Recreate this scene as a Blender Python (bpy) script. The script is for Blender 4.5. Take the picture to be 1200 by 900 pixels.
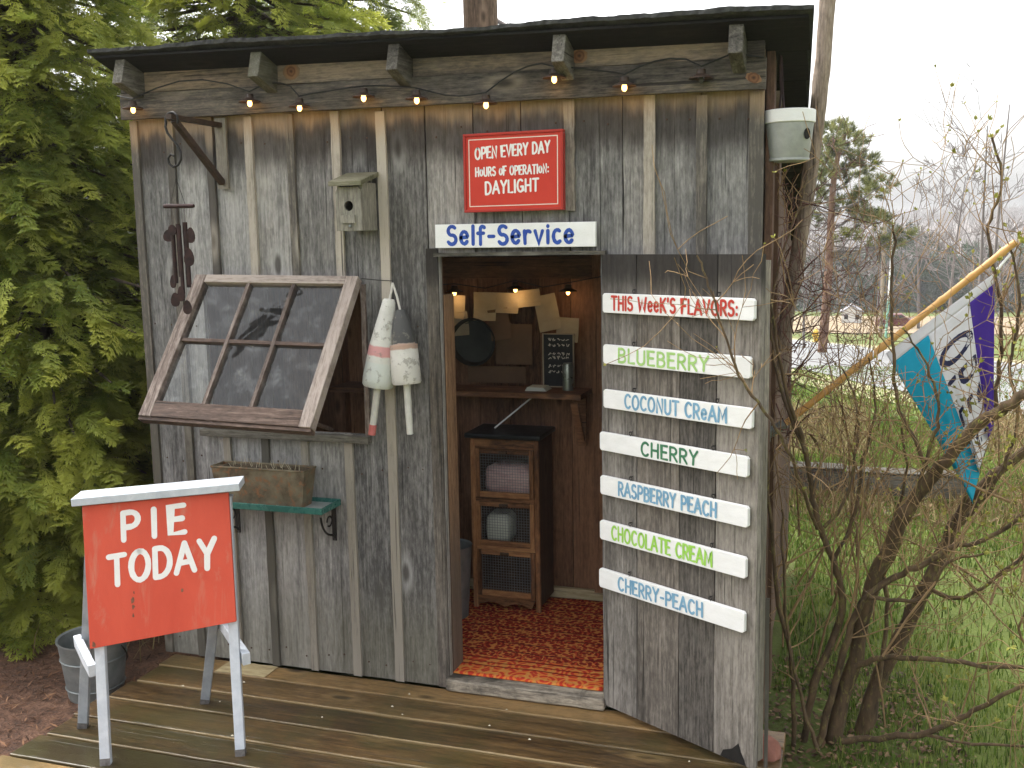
import bpy, math, random
import numpy as np
from mathutils import Vector, Matrix

random.seed(7)
RNG = np.random.default_rng(11)
S = bpy.context.scene
COL = S.collection
for o in list(bpy.data.objects):
    bpy.data.objects.remove(o)

# ------------------------------------------------------------------ camera
cam_d = bpy.data.cameras.new('camera')
cam = bpy.data.objects.new('camera', cam_d)
COL.objects.link(cam)
cam_d.sensor_width = 36
cam_d.lens = 35.87
cam_d.clip_start = 0.05
cam_d.clip_end = 3000
R = Matrix(((0.95006621, -0.3108893, -0.02687064),
            (0.31151609, 0.93989526, 0.13983784),
            (-0.0182185, -0.14122585, 0.98980975)))
cam.matrix_world = Matrix(((R[0][0], R[0][2], -R[0][1], 0.9127),
                           (R[1][0], R[1][2], -R[1][1], -3.2003),
                           (R[2][0], R[2][2], -R[2][1], 1.5823),
                           (0, 0, 0, 1)))
S.camera = cam
S.render.resolution_x = 1024
S.render.resolution_y = 768
CAMPOS = Vector((0.9127, -3.2003, 1.5823))

# ------------------------------------------------------------------ sky, sun, exposure
SUN_EL, SUN_AZ = 58.0, 302.0           # degrees; azimuth clockwise from +y
world = bpy.data.worlds.new('World')
S.world = world
world.use_nodes = True
wn = world.node_tree.nodes
wl = world.node_tree.links
sky = wn.new('ShaderNodeTexSky')
sky.sky_type = 'NISHITA'
sky.sun_disc = False
sky.sun_elevation = math.radians(SUN_EL)
sky.sun_rotation = math.radians(SUN_AZ)
sky.dust_density = 6.0
sky.air_density = 1.0
hs = wn.new('ShaderNodeHueSaturation')
hs.inputs['Saturation'].default_value = 0.16      # overcast
wl.new(sky.outputs[0], hs.inputs['Color'])
bg = wn['Background']
bg.inputs[1].default_value = 0.15
wl.new(hs.outputs[0], bg.inputs[0])

sun_d = bpy.data.lights.new('sun', 'SUN')
sun_d.energy = 0.8
sun_d.angle = math.radians(60)
sun_d.color = (1.0, 0.96, 0.9)
sun = bpy.data.objects.new('sun', sun_d)
COL.objects.link(sun)
az, el = math.radians(SUN_AZ), math.radians(SUN_EL)
sdir = Vector((math.sin(az) * math.cos(el), math.cos(az) * math.cos(el), math.sin(el)))
sun.rotation_euler = (-sdir).to_track_quat('-Z', 'Y').to_euler()
sun.location = sdir * 20

vs = S.view_settings
vs.view_transform = 'Standard'
vs.look = 'None'
vs.gamma = 1
vs.use_curve_mapping = False
vs.exposure = 1.9

# ------------------------------------------------------------------ mesh helpers
class MB:
    def __init__(self):
        self.v = []; self.f = []; self.r = []; self.smooth = False
    def add(self, vs_, fs_, rnd=0.5):
        n = len(self.v)
        self.v += [tuple(p) for p in vs_]
        self.f += [tuple(i + n for i in f) for f in fs_]
        self.r += [rnd] * len(vs_)
    def box(self, x0, x1, y0, y1, z0, z1, rnd=None, M=None):
        r = random.random() if rnd is None else rnd
        p = [Vector((x, y, z)) for z in (z0, z1) for y in (y0, y1) for x in (x0, x1)]
        if M is not None:
            p = [M @ q for q in p]
        self.add(p, [(0, 2, 3, 1), (4, 5, 7, 6), (0, 1, 5, 4), (2, 6, 7, 3), (0, 4, 6, 2), (1, 3, 7, 5)], r)
    def plank(self, O, L, Wd, T, length, width, thick, n=10, jit=0.0015, rnd=None, bow=0.0):
        """long board from O along unit L, centred on width/thickness axes, with slightly wavy edges"""
        r = random.random() if rnd is None else rnd
        O, L, Wd, T = Vector(O), Vector(L), Vector(Wd), Vector(T)
        vs_ = []; fs_ = []
        for i in range(n + 1):
            t = i / n
            j = [random.uniform(-jit, jit) for _ in range(4)]
            b = bow * math.sin(math.pi * t)
            c = O + L * (t * length) + T * b
            a0 = -width / 2 + j[0]; a1 = width / 2 + j[1]
            t0 = -thick / 2; t1 = thick / 2 + j[2] * 0.4
            vs_ += [c + Wd * a0 + T * t0, c + Wd * a1 + T * t0, c + Wd * a1 + T * t1, c + Wd * a0 + T * t1]
        for i in range(n):
            for k in range(4):
                a = i * 4 + k; b_ = i * 4 + (k + 1) % 4
                fs_.append((a, b_, b_ + 4, a + 4))
        fs_.append((3, 2, 1, 0)); m = n * 4
        fs_.append((m, m + 1, m + 2, m + 3))
        if L.cross(Wd).dot(T) < 0:
            fs_ = [tuple(reversed(f)) for f in fs_]
        self.add(vs_, fs_, r)
    def tube(self, pts, rad, n=8, rnd=None, cap=True):
        r = random.random() if rnd is None else rnd
        pts = [Vector(p) for p in pts]
        if not hasattr(rad, '__len__'):
            rad = [rad] * len(pts)
        vs_ = []; fs_ = []
        prev = None
        for i, p in enumerate(pts):
            a = pts[max(0, i - 1)]; b = pts[min(len(pts) - 1, i + 1)]
            d = (b - a)
            d = d.normalized() if d.length > 1e-9 else Vector((0, 0, 1))
            if prev is None:
                u = d.cross(Vector((0, 0, 1)))
                if u.length < 1e-3:
                    u = d.cross(Vector((1, 0, 0)))
            else:
                u = prev - d * prev.dot(d)
                if u.length < 1e-6:
                    u = d.orthogonal()
            u.normalize(); prev = u
            w = d.cross(u)
            for k in range(n):
                t = 2 * math.pi * k / n
                vs_.append(p + (u * math.cos(t) + w * math.sin(t)) * rad[i])
        for i in range(len(pts) - 1):
            for k in range(n):
                a = i * n + k; b = i * n + (k + 1) % n
                fs_.append((a, b, b + n, a + n))
        if cap:
            fs_.append(tuple(reversed(range(n))))
            m = (len(pts) - 1) * n
            fs_.append(tuple(range(m, m + n)))
        self.add(vs_, fs_, r)
    def lathe(self, prof, n=24, M=None, rnd=0.5, cap0=True, cap1=True):
        vs_ = []; fs_ = []
        for (r, z) in prof:
            for k in range(n):
                t = 2 * math.pi * k / n
                q = Vector((r * math.cos(t), r * math.sin(t), z))
                vs_.append(M @ q if M is not None else q)
        for i in range(len(prof) - 1):
            for k in range(n):
                a = i * n + k; b = i * n + (k + 1) % n
                fs_.append((a, b, b + n, a + n))
        if cap0: fs_.append(tuple(reversed(range(n))))
        if cap1:
            m = (len(prof) - 1) * n
            fs_.append(tuple(range(m, m + n)))
        self.add(vs_, fs_, rnd)
    def prism(self, poly, O, U, V, N, t, rnd=None):
        """polygon (u,v) extruded by t along N"""
        r = random.random() if rnd is None else rnd
        O, U, V, N = Vector(O), Vector(U), Vector(V), Vector(N)
        n = len(poly)
        vs_ = [O + U * a + V * b for a, b in poly] + [O + U * a + V * b + N * t for a, b in poly]
        fs_ = [tuple(reversed(range(n))), tuple(range(n, 2 * n))]
        for k in range(n):
            fs_.append((k, (k + 1) % n, (k + 1) % n + n, k + n))
        if U.cross(V).dot(N) < 0:
            fs_ = [tuple(reversed(f)) for f in fs_]
        self.add(vs_, fs_, r)

def wloc(o):
    l = Vector((0, 0, 0))
    while o is not None:
        l += o.location; o = o.parent
    return l

def mesh_obj(name, verts, faces, mat, rnd=None, smooth=False):
    me = bpy.data.meshes.new(name)
    me.from_pydata(verts, [], faces)
    if rnd is not None:
        at = me.attributes.new('rnd', 'FLOAT', 'POINT')
        at.data.foreach_set('value', np.asarray(rnd, dtype=np.float32))
    if smooth:
        me.polygons.foreach_set('use_smooth', [True] * len(me.polygons))
    if mat is not None:
        me.materials.append(mat)
    me.update()
    ob = bpy.data.objects.new(name, me)
    COL.objects.link(ob)
    return ob

def obj(name, mb, mat, parent=None, smooth=False, bevel=0.0, loc=None):
    base = wloc(parent) if parent is not None else Vector(loc) if loc is not None else Vector((0, 0, 0))
    vs_ = [(p[0] - base.x, p[1] - base.y, p[2] - base.z) for p in mb.v]
    o = mesh_obj(name, vs_, mb.f, mat, mb.r, smooth)
    if parent is not None:
        o.parent = parent
    elif loc is not None:
        o.location = loc
    if smooth:
        m = o.modifiers.new('edge', 'EDGE_SPLIT'); m.split_angle = math.radians(40)
    if bevel:
        b = o.modifiers.new('bevel', 'BEVEL'); b.width = bevel; b.segments = 2
        b.limit_method = 'ANGLE'; b.angle_limit = math.radians(50)
    return o

def np_obj(name, V, F, mat, rnd=None, smooth=False, parent=None, loc=(0, 0, 0)):
    """big mesh from numpy: V (n,3), F (m,k) all same size"""
    me = bpy.data.meshes.new(name)
    V = np.asarray(V, dtype=np.float32) - np.asarray(wloc(parent) if parent is not None else loc, dtype=np.float32)
    F = np.asarray(F, dtype=np.int32)
    k = F.shape[1]
    me.vertices.add(len(V)); me.vertices.foreach_set('co', V.ravel())
    me.loops.add(F.size); me.loops.foreach_set('vertex_index', F.ravel())
    me.polygons.add(len(F))
    me.polygons.foreach_set('loop_start', np.arange(0, F.size, k, dtype=np.int32))
    me.polygons.foreach_set('loop_total', np.full(len(F), k, dtype=np.int32))
    if smooth: me.polygons.foreach_set('use_smooth', np.ones(len(F), dtype=bool))
    if rnd is not None:
        at = me.attributes.new('rnd', 'FLOAT', 'POINT')
        at.data.foreach_set('value', np.asarray(rnd, dtype=np.float32))
    me.materials.append(mat)
    me.update(calc_edges=True); me.validate()
    o = bpy.data.objects.new(name, me)
    COL.objects.link(o)
    if parent is not None: o.parent = parent
    else: o.location = loc
    return o

def tag(o, label, cat, group=None, kind=None):
    if label: o['label'] = label
    if cat: o['category'] = cat
    if group: o['group'] = group
    if kind: o['kind'] = kind
    return o

def thing(name, label, cat, loc=(0, 0, 0), group=None):
    o = bpy.data.objects.new(name, None)
    o.empty_display_size = 0.05
    o.location = loc
    COL.objects.link(o)
    return tag(o, label, cat, group)

def dup(root, loc, label, group=None, rotz=0.0):
    r = root.copy(); COL.objects.link(r); r.location = loc
    r.rotation_euler = (0, 0, rotz); r['label'] = label
    if group: r['group'] = group
    for ch in list(root.children):
        c = ch.copy(); COL.objects.link(c); c.parent = r
        for g in ch.children:
            d = g.copy(); COL.objects.link(d); d.parent = c
    return r

# ------------------------------------------------------------------ materials
class NT:
    def __init__(self, name):
        self.m = bpy.data.materials.new(name); self.m.use_nodes = True
        self.n = self.m.node_tree.nodes; self.l = self.m.node_tree.links
        self.b = self.n['Principled BSDF']; self.out = self.n['Material Output']
    def new(self, t, **kw):
        n = self.n.new(t)
        for k, v in kw.items():
            if k.startswith('_'): setattr(n, k[1:], v)
            else: n.inputs[k].default_value = v
        return n
    def k(self, a, b): self.l.new(a, b)
    def math(self, op, a, b=None, c=None, clamp=False):
        n = self.n.new('ShaderNodeMath'); n.operation = op; n.use_clamp = clamp
        for i, x in enumerate((a, b, c)):
            if x is None: continue
            if isinstance(x, (int, float)): n.inputs[i].default_value = x
            else: self.k(x, n.inputs[i])
        return n.outputs[0]
    def smooth(self, x, a, b, lo=0.0, hi=1.0):
        n = self.n.new('ShaderNodeMapRange'); n.interpolation_type = 'SMOOTHSTEP'
        self.k(x, n.inputs[0])
        for i, v in enumerate((a, b, lo, hi)): n.inputs[i + 1].default_value = v
        return n.outputs[0]
    def mix(self, fac, a, b, mode='MIX'):
        n = self.n.new('ShaderNodeMix'); n.data_type = 'RGBA'; n.blend_type = mode
        if isinstance(fac, (int, float)): n.inputs[0].default_value = fac
        else: self.k(fac, n.inputs[0])
        for i, x in ((6, a), (7, b)):
            if isinstance(x, (tuple, list)): n.inputs[i].default_value = (*x[:3], 1)
            else: self.k(x, n.inputs[i])
        return n.outputs[2]
    def ramp(self, fac, stops):
        n = self.n.new('ShaderNodeValToRGB')
        e = n.color_ramp.elements
        while len(e) < len(stops): e.new(0.5)
        for i, (p, c) in enumerate(stops):
            e[i].position = p; e[i].color = (*c, 1) if len(c) == 3 else c
        self.k(fac, n.inputs[0])
        return n.outputs[0]
    def coords(self, scale=(1, 1, 1), offrnd=True, src='Object'):
        tc = self.n.new('ShaderNodeTexCoord')
        v = tc.outputs[src]
        if offrnd:
            at = self.n.new('ShaderNodeAttribute'); at.attribute_name = 'rnd'
            m = self.n.new('ShaderNodeVectorMath'); m.operation = 'SCALE'
            m.inputs[0].default_value = (13.7, 7.9, 29.3)
            self.k(at.outputs['Fac'], m.inputs['Scale'])
            a = self.n.new('ShaderNodeVectorMath'); a.operation = 'ADD'
            self.k(v, a.inputs[0]); self.k(m.outputs[0], a.inputs[1]); v = a.outputs[0]
            self.rnd = at.outputs['Fac']
        mp = self.n.new('ShaderNodeMapping'); mp.inputs['Scale'].default_value = scale
        self.k(v, mp.inputs['Vector'])
        return mp.outputs[0]
    def noise(self, vec, scale=1.0, detail=4, rough=0.55, dist=0.0, out='Fac'):
        n = self.new('ShaderNodeTexNoise', Scale=scale, Detail=detail, Roughness=rough, Distortion=dist)
        self.k(vec, n.inputs['Vector'])
        return n.outputs[out]
    def bump(self, h, strength=0.3, dist=0.01):
        n = self.new('ShaderNodeBump', Strength=strength, Distance=dist)
        self.k(h, n.inputs['Height']); self.k(n.outputs[0], self.b.inputs['Normal'])
    def col(self, c):
        if isinstance(c, (tuple, list)): self.b.inputs['Base Color'].default_value = (*c[:3], 1)
        else: self.k(c, self.b.inputs['Base Color'])
    def rough(self, r):
        if isinstance(r, (int, float)): self.b.inputs['Roughness'].default_value = r
        else: self.k(r, self.b.inputs['Roughness'])

def gscale(axis, along, across):
    s = [across] * 3
    for a_ in axis: s['XYZ'.index(a_)] = along
    return tuple(s)

def wood(name, dark, mid, light, axis='Z', rough=0.78, grain=1.0, knots=True, vary=0.5, bump=0.5, stains=(), moss=None, streak=0.0, tint=None, spec=0.3, edge_band=None):
    t = NT(name)
    v1 = t.coords(gscale(axis, 1.7 * grain, 44 * grain))
    v2 = t.coords(gscale(axis, 7 * grain, 210 * grain))
    v4 = t.coords(gscale(axis, 26 * grain, 95 * grain))
    v3 = t.coords(gscale(axis, 0.9, 5.0))
    n1 = t.noise(v1, 1, 7, 0.68, 0.7)
    n2 = t.noise(v2, 1, 4, 0.7, 0.3)
    n4 = t.noise(v4, 1, 4, 0.7, 0.2)
    n3 = t.noise(v3, 1, 4, 0.6, 0.4)
    f = t.math('ADD', t.math('ADD', t.math('MULTIPLY', n1, 0.45), t.math('MULTIPLY', n2, 0.42)), t.math('MULTIPLY', t.math('SUBTRACT', n4, 0.34), 0.5))
    f = t.math('ADD', f, t.math('MULTIPLY', n3, 0.46))
    f = t.math('ADD', f, t.math('MULTIPLY', t.math('SUBTRACT', t.rnd, 0.5), 0.28 * vary))
    c = t.ramp(f, [(0.55, dark), (0.75, mid), (0.96, light)])
    if tint:                                    # some boards browner than others
        wn_ = t.new('ShaderNodeTexWhiteNoise', _noise_dimensions='1D'); t.k(t.rnd, wn_.inputs['W'])
        c = t.mix(t.math('MULTIPLY', wn_.outputs[0], 0.55), c, t.mix(0.75, c, tint, 'MULTIPLY'))
    # dark cracks along the grain
    cr = t.noise(t.coords(gscale(axis, 1.5, 95)), 1, 3, 0.55, 0.4)
    crk = t.smooth(cr, 0.64, 0.70)
    c = t.mix(t.math('MULTIPLY', crk, 0.8), c, tuple(x * 0.28 for x in dark))
    if knots:
        vk = t.coords(gscale(axis, 2.4, 6.5))
        vo = t.new('ShaderNodeTexVoronoi', Scale=1.0, Randomness=1.0)
        t.k(vk, vo.inputs['Vector'])
        d = t.math('ADD', vo.outputs['Distance'], t.math('MULTIPLY', t.math('SUBTRACT', n1, 0.5), 0.08))
        k1 = t.smooth(d, 0.05, 0.13, 1, 0)
        k2 = t.math('MULTIPLY', t.smooth(d, 0.10, 0.24, 1, 0), 0.45)
        c = t.mix(k2, c, tuple(x * 1.15 for x in light))
        c = t.mix(t.math('MULTIPLY', k1, 0.8), c, (dark[0] * 0.55, dark[1] * 0.45, dark[2] * 0.35))
    if streak:
        sk = t.noise(t.coords(gscale(axis, 0.45, 9.0), offrnd=False), 1, 5, 0.65, 0.6)
        c = t.mix(t.math('MULTIPLY', t.smooth(sk, 0.5, 0.72), streak), c, tuple(x * 0.42 for x in dark))
    tc = t.n.new('ShaderNodeTexCoord'); sp = t.n.new('ShaderNodeSeparateXYZ'); t.k(tc.outputs['Object'], sp.inputs[0])
    edge = t.noise(t.coords(gscale(axis, 2, 16)), 1, 4, 0.6)
    for (ax, a0, a1, b0, b1, colr, st) in stains:      # weathering bands: rises a0->a1, falls b0->b1
        q = sp.outputs['XYZ'.index(ax)]
        q = t.math('ADD', q, t.math('MULTIPLY', t.math('SUBTRACT', edge, 0.5), 0.14))
        m = t.math('MULTIPLY', t.smooth(q, a0, a1), t.smooth(q, b0, b1, 1, 0))
        c = t.mix(t.math('MULTIPLY', m, st), c, t.mix(t.math('MULTIPLY', n1, 1.2), tuple(x * 0.55 for x in colr), colr))
    if moss:
        mcol, m0, m1, mst = moss
        mn = t.noise(t.coords((2.3, 2.3, 2.3), offrnd=False), 1, 7, 0.7, 0.5)
        c = t.mix(t.math('MULTIPLY', t.smooth(mn, m0, m1), mst), c, t.mix(n2, tuple(x * 0.6 for x in mcol), mcol))
    if edge_band:                                     # paler yellowish bands along the plank edges
        y0, a0, pit = edge_band
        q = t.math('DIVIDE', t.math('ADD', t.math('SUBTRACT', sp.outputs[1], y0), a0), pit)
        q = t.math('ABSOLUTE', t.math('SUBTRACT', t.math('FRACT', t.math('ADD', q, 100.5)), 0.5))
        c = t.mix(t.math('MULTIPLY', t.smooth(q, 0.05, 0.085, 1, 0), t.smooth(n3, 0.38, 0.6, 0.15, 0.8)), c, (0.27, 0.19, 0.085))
    t.col(c)
    r = t.math('ADD', rough - 0.1, t.math('MULTIPLY', n3, 0.2))
    t.rough(r)
    t.b.inputs['Specular IOR Level'].default_value = spec
    h = t.math('SUBTRACT', f, t.math('MULTIPLY', crk, 0.8))
    t.bump(h, bump, 0.006)
    return t.m

def mottle(name, c1, c2, scale=8, rough=0.6, metal=0.0, bump=0.15, c3=None, t3=(0.6, 0.7), detail=6, spec=0.4, stretch=(1, 1, 1)):
    t = NT(name)
    v = t.coords(stretch)
    n = t.noise(v, scale, detail, 0.62, 0.3)
    c = t.ramp(n, [(0.3, c1), (0.7, c2)])
    if c3:
        n3 = t.noise(v, scale * 2.3, 5, 0.7, 0.5)
        c = t.mix(t.smooth(n3, *t3), c, c3)
    t.col(c)
    n2 = t.noise(v, scale * 3, 3)
    t.rough(t.math('ADD', rough - 0.1, t.math('MULTIPLY', n2, 0.2)))
    t.b.inputs['Metallic'].default_value = metal
    t.b.inputs['Specular IOR Level'].default_value = spec
    if bump: t.bump(n2, bump, 0.004)
    return t.m

def emit(name, c, s):
    t = NT(name)
    t.col((0.8, 0.6, 0.3))
    t.b.inputs['Emission Color'].default_value = (*c, 1)
    t.b.inputs['Emission Strength'].default_value = s
    return t.m

M = {}
GD, GM, GL = (0.07, 0.068, 0.066), (0.218, 0.214, 0.207), (0.44, 0.43, 0.41)
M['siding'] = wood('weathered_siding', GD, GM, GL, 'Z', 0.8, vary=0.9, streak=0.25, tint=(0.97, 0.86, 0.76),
                   stains=[('Z', 1.92, 2.0, 2.3, 2.4, (0.42, 0.27, 0.15), 0.75),
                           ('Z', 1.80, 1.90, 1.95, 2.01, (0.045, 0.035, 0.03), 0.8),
                           ('Z', -0.3, -0.2, 0.10, 0.45, (0.20, 0.185, 0.12), 0.45)])
M['batten'] = wood('batten_wood', (0.10, 0.09, 0.078), (0.25, 0.222, 0.185), (0.46, 0.41, 0.345), 'Z', 0.8, vary=2.0, streak=0.5,
                   stains=[('Z', 1.9, 2.0, 2.3, 2.4, (0.5, 0.34, 0.2), 0.6), ('Z', -0.3, -0.2, 0.7, 1.25, (0.13, 0.12, 0.09), 0.5)])
M['frieze'] = wood('frieze_wood', (0.03, 0.027, 0.024), (0.12, 0.105, 0.088), (0.29, 0.235, 0.175), 'X', 0.8, vary=1.4, streak=0.5, tint=(1, 0.72, 0.46))
M['rafter'] = wood('rafter_wood', (0.035, 0.031, 0.025), (0.11, 0.1, 0.083), (0.25, 0.235, 0.2), 'Y', 0.8, moss=((0.13, 0.13, 0.07), 0.5, 0.65, 0.5))
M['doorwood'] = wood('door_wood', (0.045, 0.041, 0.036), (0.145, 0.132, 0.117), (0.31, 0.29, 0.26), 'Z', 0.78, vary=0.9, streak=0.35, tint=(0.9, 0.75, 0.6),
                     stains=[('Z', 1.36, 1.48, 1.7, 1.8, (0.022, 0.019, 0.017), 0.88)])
M['brown'] = wood('inner_brown_wood', (0.045, 0.021, 0.011), (0.15, 0.072, 0.037), (0.28, 0.145, 0.075), 'Z', 0.7, vary=1.0)
M['brownx'] = wood('inner_brown_wood_flat', (0.06, 0.028, 0.014), (0.17, 0.08, 0.038), (0.32, 0.165, 0.08), 'X', 0.65, vary=0.8)
M['jamb'] = wood('jamb_wood', (0.12, 0.065, 0.035), (0.33, 0.19, 0.105), (0.5, 0.32, 0.19), 'Z', 0.75, vary=0.6,
                 stains=[('Z', -0.2, -0.1, 0.3, 0.8, (0.14, 0.12, 0.1), 0.8)])
M['cabinet'] = wood('cabinet_wood', (0.045, 0.019, 0.008), (0.22, 0.10, 0.04), (0.42, 0.21, 0.09), 'Z', 0.5, vary=0.8)
M['cabinetx'] = wood('cabinet_rail_wood', (0.045, 0.019, 0.008), (0.24, 0.11, 0.045), (0.46, 0.24, 0.10), 'X', 0.5, vary=0.8)
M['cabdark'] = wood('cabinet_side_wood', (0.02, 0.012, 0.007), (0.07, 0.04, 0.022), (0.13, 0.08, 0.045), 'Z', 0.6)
M['deck'] = wood('wet_deck_wood', (0.026, 0.016, 0.007), (0.112, 0.07, 0.028), (0.27, 0.175, 0.075), 'X', 0.34, vary=2.2, streak=0.5, edge_band=(0.9, 0.116, 0.143), bump=0.35, spec=0.5,
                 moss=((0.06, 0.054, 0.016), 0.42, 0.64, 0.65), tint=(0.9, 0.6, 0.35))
M['deckedge'] = wood('deck_edge_wood', (0.12, 0.08, 0.03), (0.28, 0.19, 0.075), (0.42, 0.31, 0.14), 'X', 0.55)
M['freshwood'] = wood('unweathered_board', (0.25, 0.18, 0.09), (0.42, 0.34, 0.19), (0.55, 0.47, 0.3), 'X', 0.5, knots=False)
M['threshold'] = wood('threshold_wood', (0.02, 0.018, 0.015), (0.17, 0.145, 0.115), (0.46, 0.40, 0.31), 'X', 0.7, vary=1.2, moss=((0.035, 0.032, 0.026), 0.45, 0.6, 0.9))
M['sash'] = wood('sash_wood', (0.045, 0.031, 0.025), (0.15, 0.112, 0.092), (0.38, 0.32, 0.275), 'X', 0.7, knots=False, vary=1.4)
M['sashz'] = wood('sash_stile_wood', (0.04, 0.027, 0.022), (0.14, 0.105, 0.086), (0.36, 0.30, 0.26), 'YZ', 0.7, knots=False, vary=1.4)
M['sashlow'] = wood('sash_bottom_wood', (0.03, 0.019, 0.014), (0.10, 0.064, 0.048), (0.21, 0.15, 0.12), 'X', 0.7, knots=False)
M['timbertop'] = wood('sky_dimmed_cap_timber', (0.02, 0.02, 0.016), (0.06, 0.055, 0.045), (0.12, 0.11, 0.09), 'X', 0.95, spec=0.05)  # bed caps: grey timber darkened in colour to offset the skylight on them
M['pole'] = wood('bare_log_wood', (0.09, 0.07, 0.052), (0.29, 0.225, 0.17), (0.5, 0.42, 0.34), 'Z', 0.8, vary=0.5, bump=0.7)
M['timber'] = wood('grey_timber', (0.035, 0.033, 0.028), (0.12, 0.11, 0.092), (0.23, 0.215, 0.185), 'X', 0.9, spec=0.05)
M['post'] = wood('post_wood', (0.16, 0.13, 0.085), (0.36, 0.31, 0.22), (0.55, 0.49, 0.37), 'Z', 0.8, vary=0.3,
                 stains=[('Z', -0.9, -0.5, 1.98, 2.06, (0.13, 0.07, 0.04), 0.95)])
M['sidewall'] = wood('side_wall_wood', (0.03, 0.018, 0.012), (0.1, 0.055, 0.035), (0.19, 0.115, 0.075), 'Z', 0.8)
M['birdbox'] = wood('birdhouse_wood', (0.085, 0.08, 0.065), (0.235, 0.22, 0.18), (0.4, 0.375, 0.31), 'Z', 0.85, knots=False)
M['birdroof'] = wood('birdhouse_roof_wood', (0.08, 0.075, 0.05), (0.19, 0.18, 0.12), (0.32, 0.3, 0.22), 'X', 0.85, knots=False, moss=((0.11, 0.12, 0.05), 0.45, 0.6, 0.6))
M['roofing'] = mottle('roll_roofing', (0.018, 0.019, 0.019), (0.07, 0.07, 0.067), 40, 0.9, 0, 0.6, c3=(0.11, 0.115, 0.07), t3=(0.62, 0.7))
M['roofunder'] = wood('roof_sheathing', (0.004, 0.004, 0.004), (0.012, 0.011, 0.010), (0.03, 0.026, 0.023), 'X', 0.9)
M['black'] = mottle('black_iron', (0.008, 0.008, 0.008), (0.03, 0.027, 0.024), 30, 0.5, 0.3)
M['darkbar'] = mottle('dark_brown_bar', (0.02, 0.013, 0.009), (0.07, 0.045, 0.032), 30, 0.6)
M['rustchime'] = mottle('dark_rust', (0.012, 0.006, 0.006), (0.05, 0.021, 0.018), 40, 0.6, 0.2)
M['galv'] = mottle('galvanised_metal', (0.16, 0.18, 0.18), (0.30, 0.32, 0.31), 12, 0.5, 0.55, 0.1, c3=(0.2, 0.21, 0.2), t3=(0.6, 0.75))
M['bucket'] = mottle('old_bucket_zinc', (0.25, 0.265, 0.255), (0.44, 0.45, 0.43), 14, 0.55, 0.15, 0.15, c3=(0.25, 0.24, 0.2), t3=(0.66, 0.75))
M['paint_white'] = mottle('white_paint', (0.76, 0.76, 0.74), (0.86, 0.86, 0.85), 16, 0.5, 0, 0.15, c3=(0.5, 0.48, 0.42), t3=(0.64, 0.85), stretch=(1, 1, 2.5))
M['paint_pale'] = mottle('pale_blue_white_paint', (0.44, 0.48, 0.53), (0.64, 0.675, 0.72), 18, 0.55, 0, 0.2, c3=(0.36, 0.37, 0.38), t3=(0.64, 0.74))
M['paint_grey'] = mottle('grey_blue_paint', (0.25, 0.275, 0.3), (0.4, 0.425, 0.45), 18, 0.6, 0, 0.2, c3=(0.28, 0.29, 0.29), t3=(0.62, 0.74))
M['paint_red'] = mottle('orange_red_paint', (0.55, 0.07, 0.038), (0.68, 0.105, 0.058), 6, 0.6, 0, 0.25, c3=(0.56, 0.17, 0.11), t3=(0.54, 0.72), spec=0.3, stretch=(1, 1, 0.35))
M['sign_red'] = mottle('sign_red_paint', (0.52, 0.035, 0.02), (0.6, 0.05, 0.028), 9, 0.5, 0, 0.1, spec=0.3)
M['sign_red_edge'] = mottle('sign_red_edge_paint', (0.36, 0.03, 0.022), (0.43, 0.04, 0.028), 9, 0.5, 0, 0.1, spec=0.3)
M['let_white'] = mottle('white_lettering', (0.78, 0.77, 0.74), (0.84, 0.83, 0.81), 40, 0.5, 0, 0)
M['let_cream'] = mottle('cream_lettering', (0.72, 0.64, 0.54), (0.8, 0.74, 0.65), 40, 0.5, 0, 0)
M['let_blue'] = mottle('blue_lettering', (0.015, 0.05, 0.30), (0.03, 0.10, 0.44), 25, 0.5, 0, 0)
M['let_red'] = mottle('red_lettering', (0.45, 0.03, 0.02), (0.58, 0.06, 0.035), 25, 0.5, 0, 0)
M['let_green'] = mottle('light_green_lettering', (0.28, 0.5, 0.13), (0.42, 0.64, 0.24), 25, 0.5, 0, 0)
M['let_lime'] = mottle('lime_lettering', (0.27, 0.56, 0.07), (0.38, 0.66, 0.13), 25, 0.5, 0, 0)
M['let_dkgreen'] = mottle('dark_green_lettering', (0.03, 0.14, 0.07), (0.07, 0.23, 0.12), 25, 0.5, 0, 0)
M['let_slate'] = mottle('grey_blue_lettering', (0.13, 0.29, 0.44), (0.23, 0.42, 0.57), 25, 0.5, 0, 0)
M['rust'] = mottle('rusty_tin', (0.07, 0.05, 0.028), (0.21, 0.18, 0.115), 16, 0.8, 0.1, 0.5, c3=(0.24, 0.11, 0.05), t3=(0.5, 0.68))
M['tray'] = mottle('green_enamel', (0.02, 0.10, 0.085), (0.045, 0.17, 0.14), 12, 0.28, 0.1, 0.05)
M['trayin'] = mottle('worn_tray_inside', (0.22, 0.25, 0.24), (0.4, 0.42, 0.4), 14, 0.4)
M['soil'] = mottle('potting_soil', (0.03, 0.022, 0.014), (0.12, 0.09, 0.055), 60, 0.95, 0, 0.8)
M['rope'] = mottle('pale_rope', (0.45, 0.43, 0.38), (0.65, 0.62, 0.55), 80, 0.9)
M['stick'] = mottle('painted_stick', (0.48, 0.47, 0.42), (0.66, 0.65, 0.6), 20, 0.6)
M['stickred'] = mottle('red_stick_end', (0.45, 0.1, 0.09), (0.6, 0.2, 0.18), 20, 0.6)
M['paper'] = mottle('old_paper', (0.31, 0.25, 0.165), (0.46, 0.38, 0.265), 6, 0.9)
M['card'] = mottle('brown_card', (0.10, 0.058, 0.032), (0.17, 0.10, 0.056), 6, 0.9)
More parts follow.
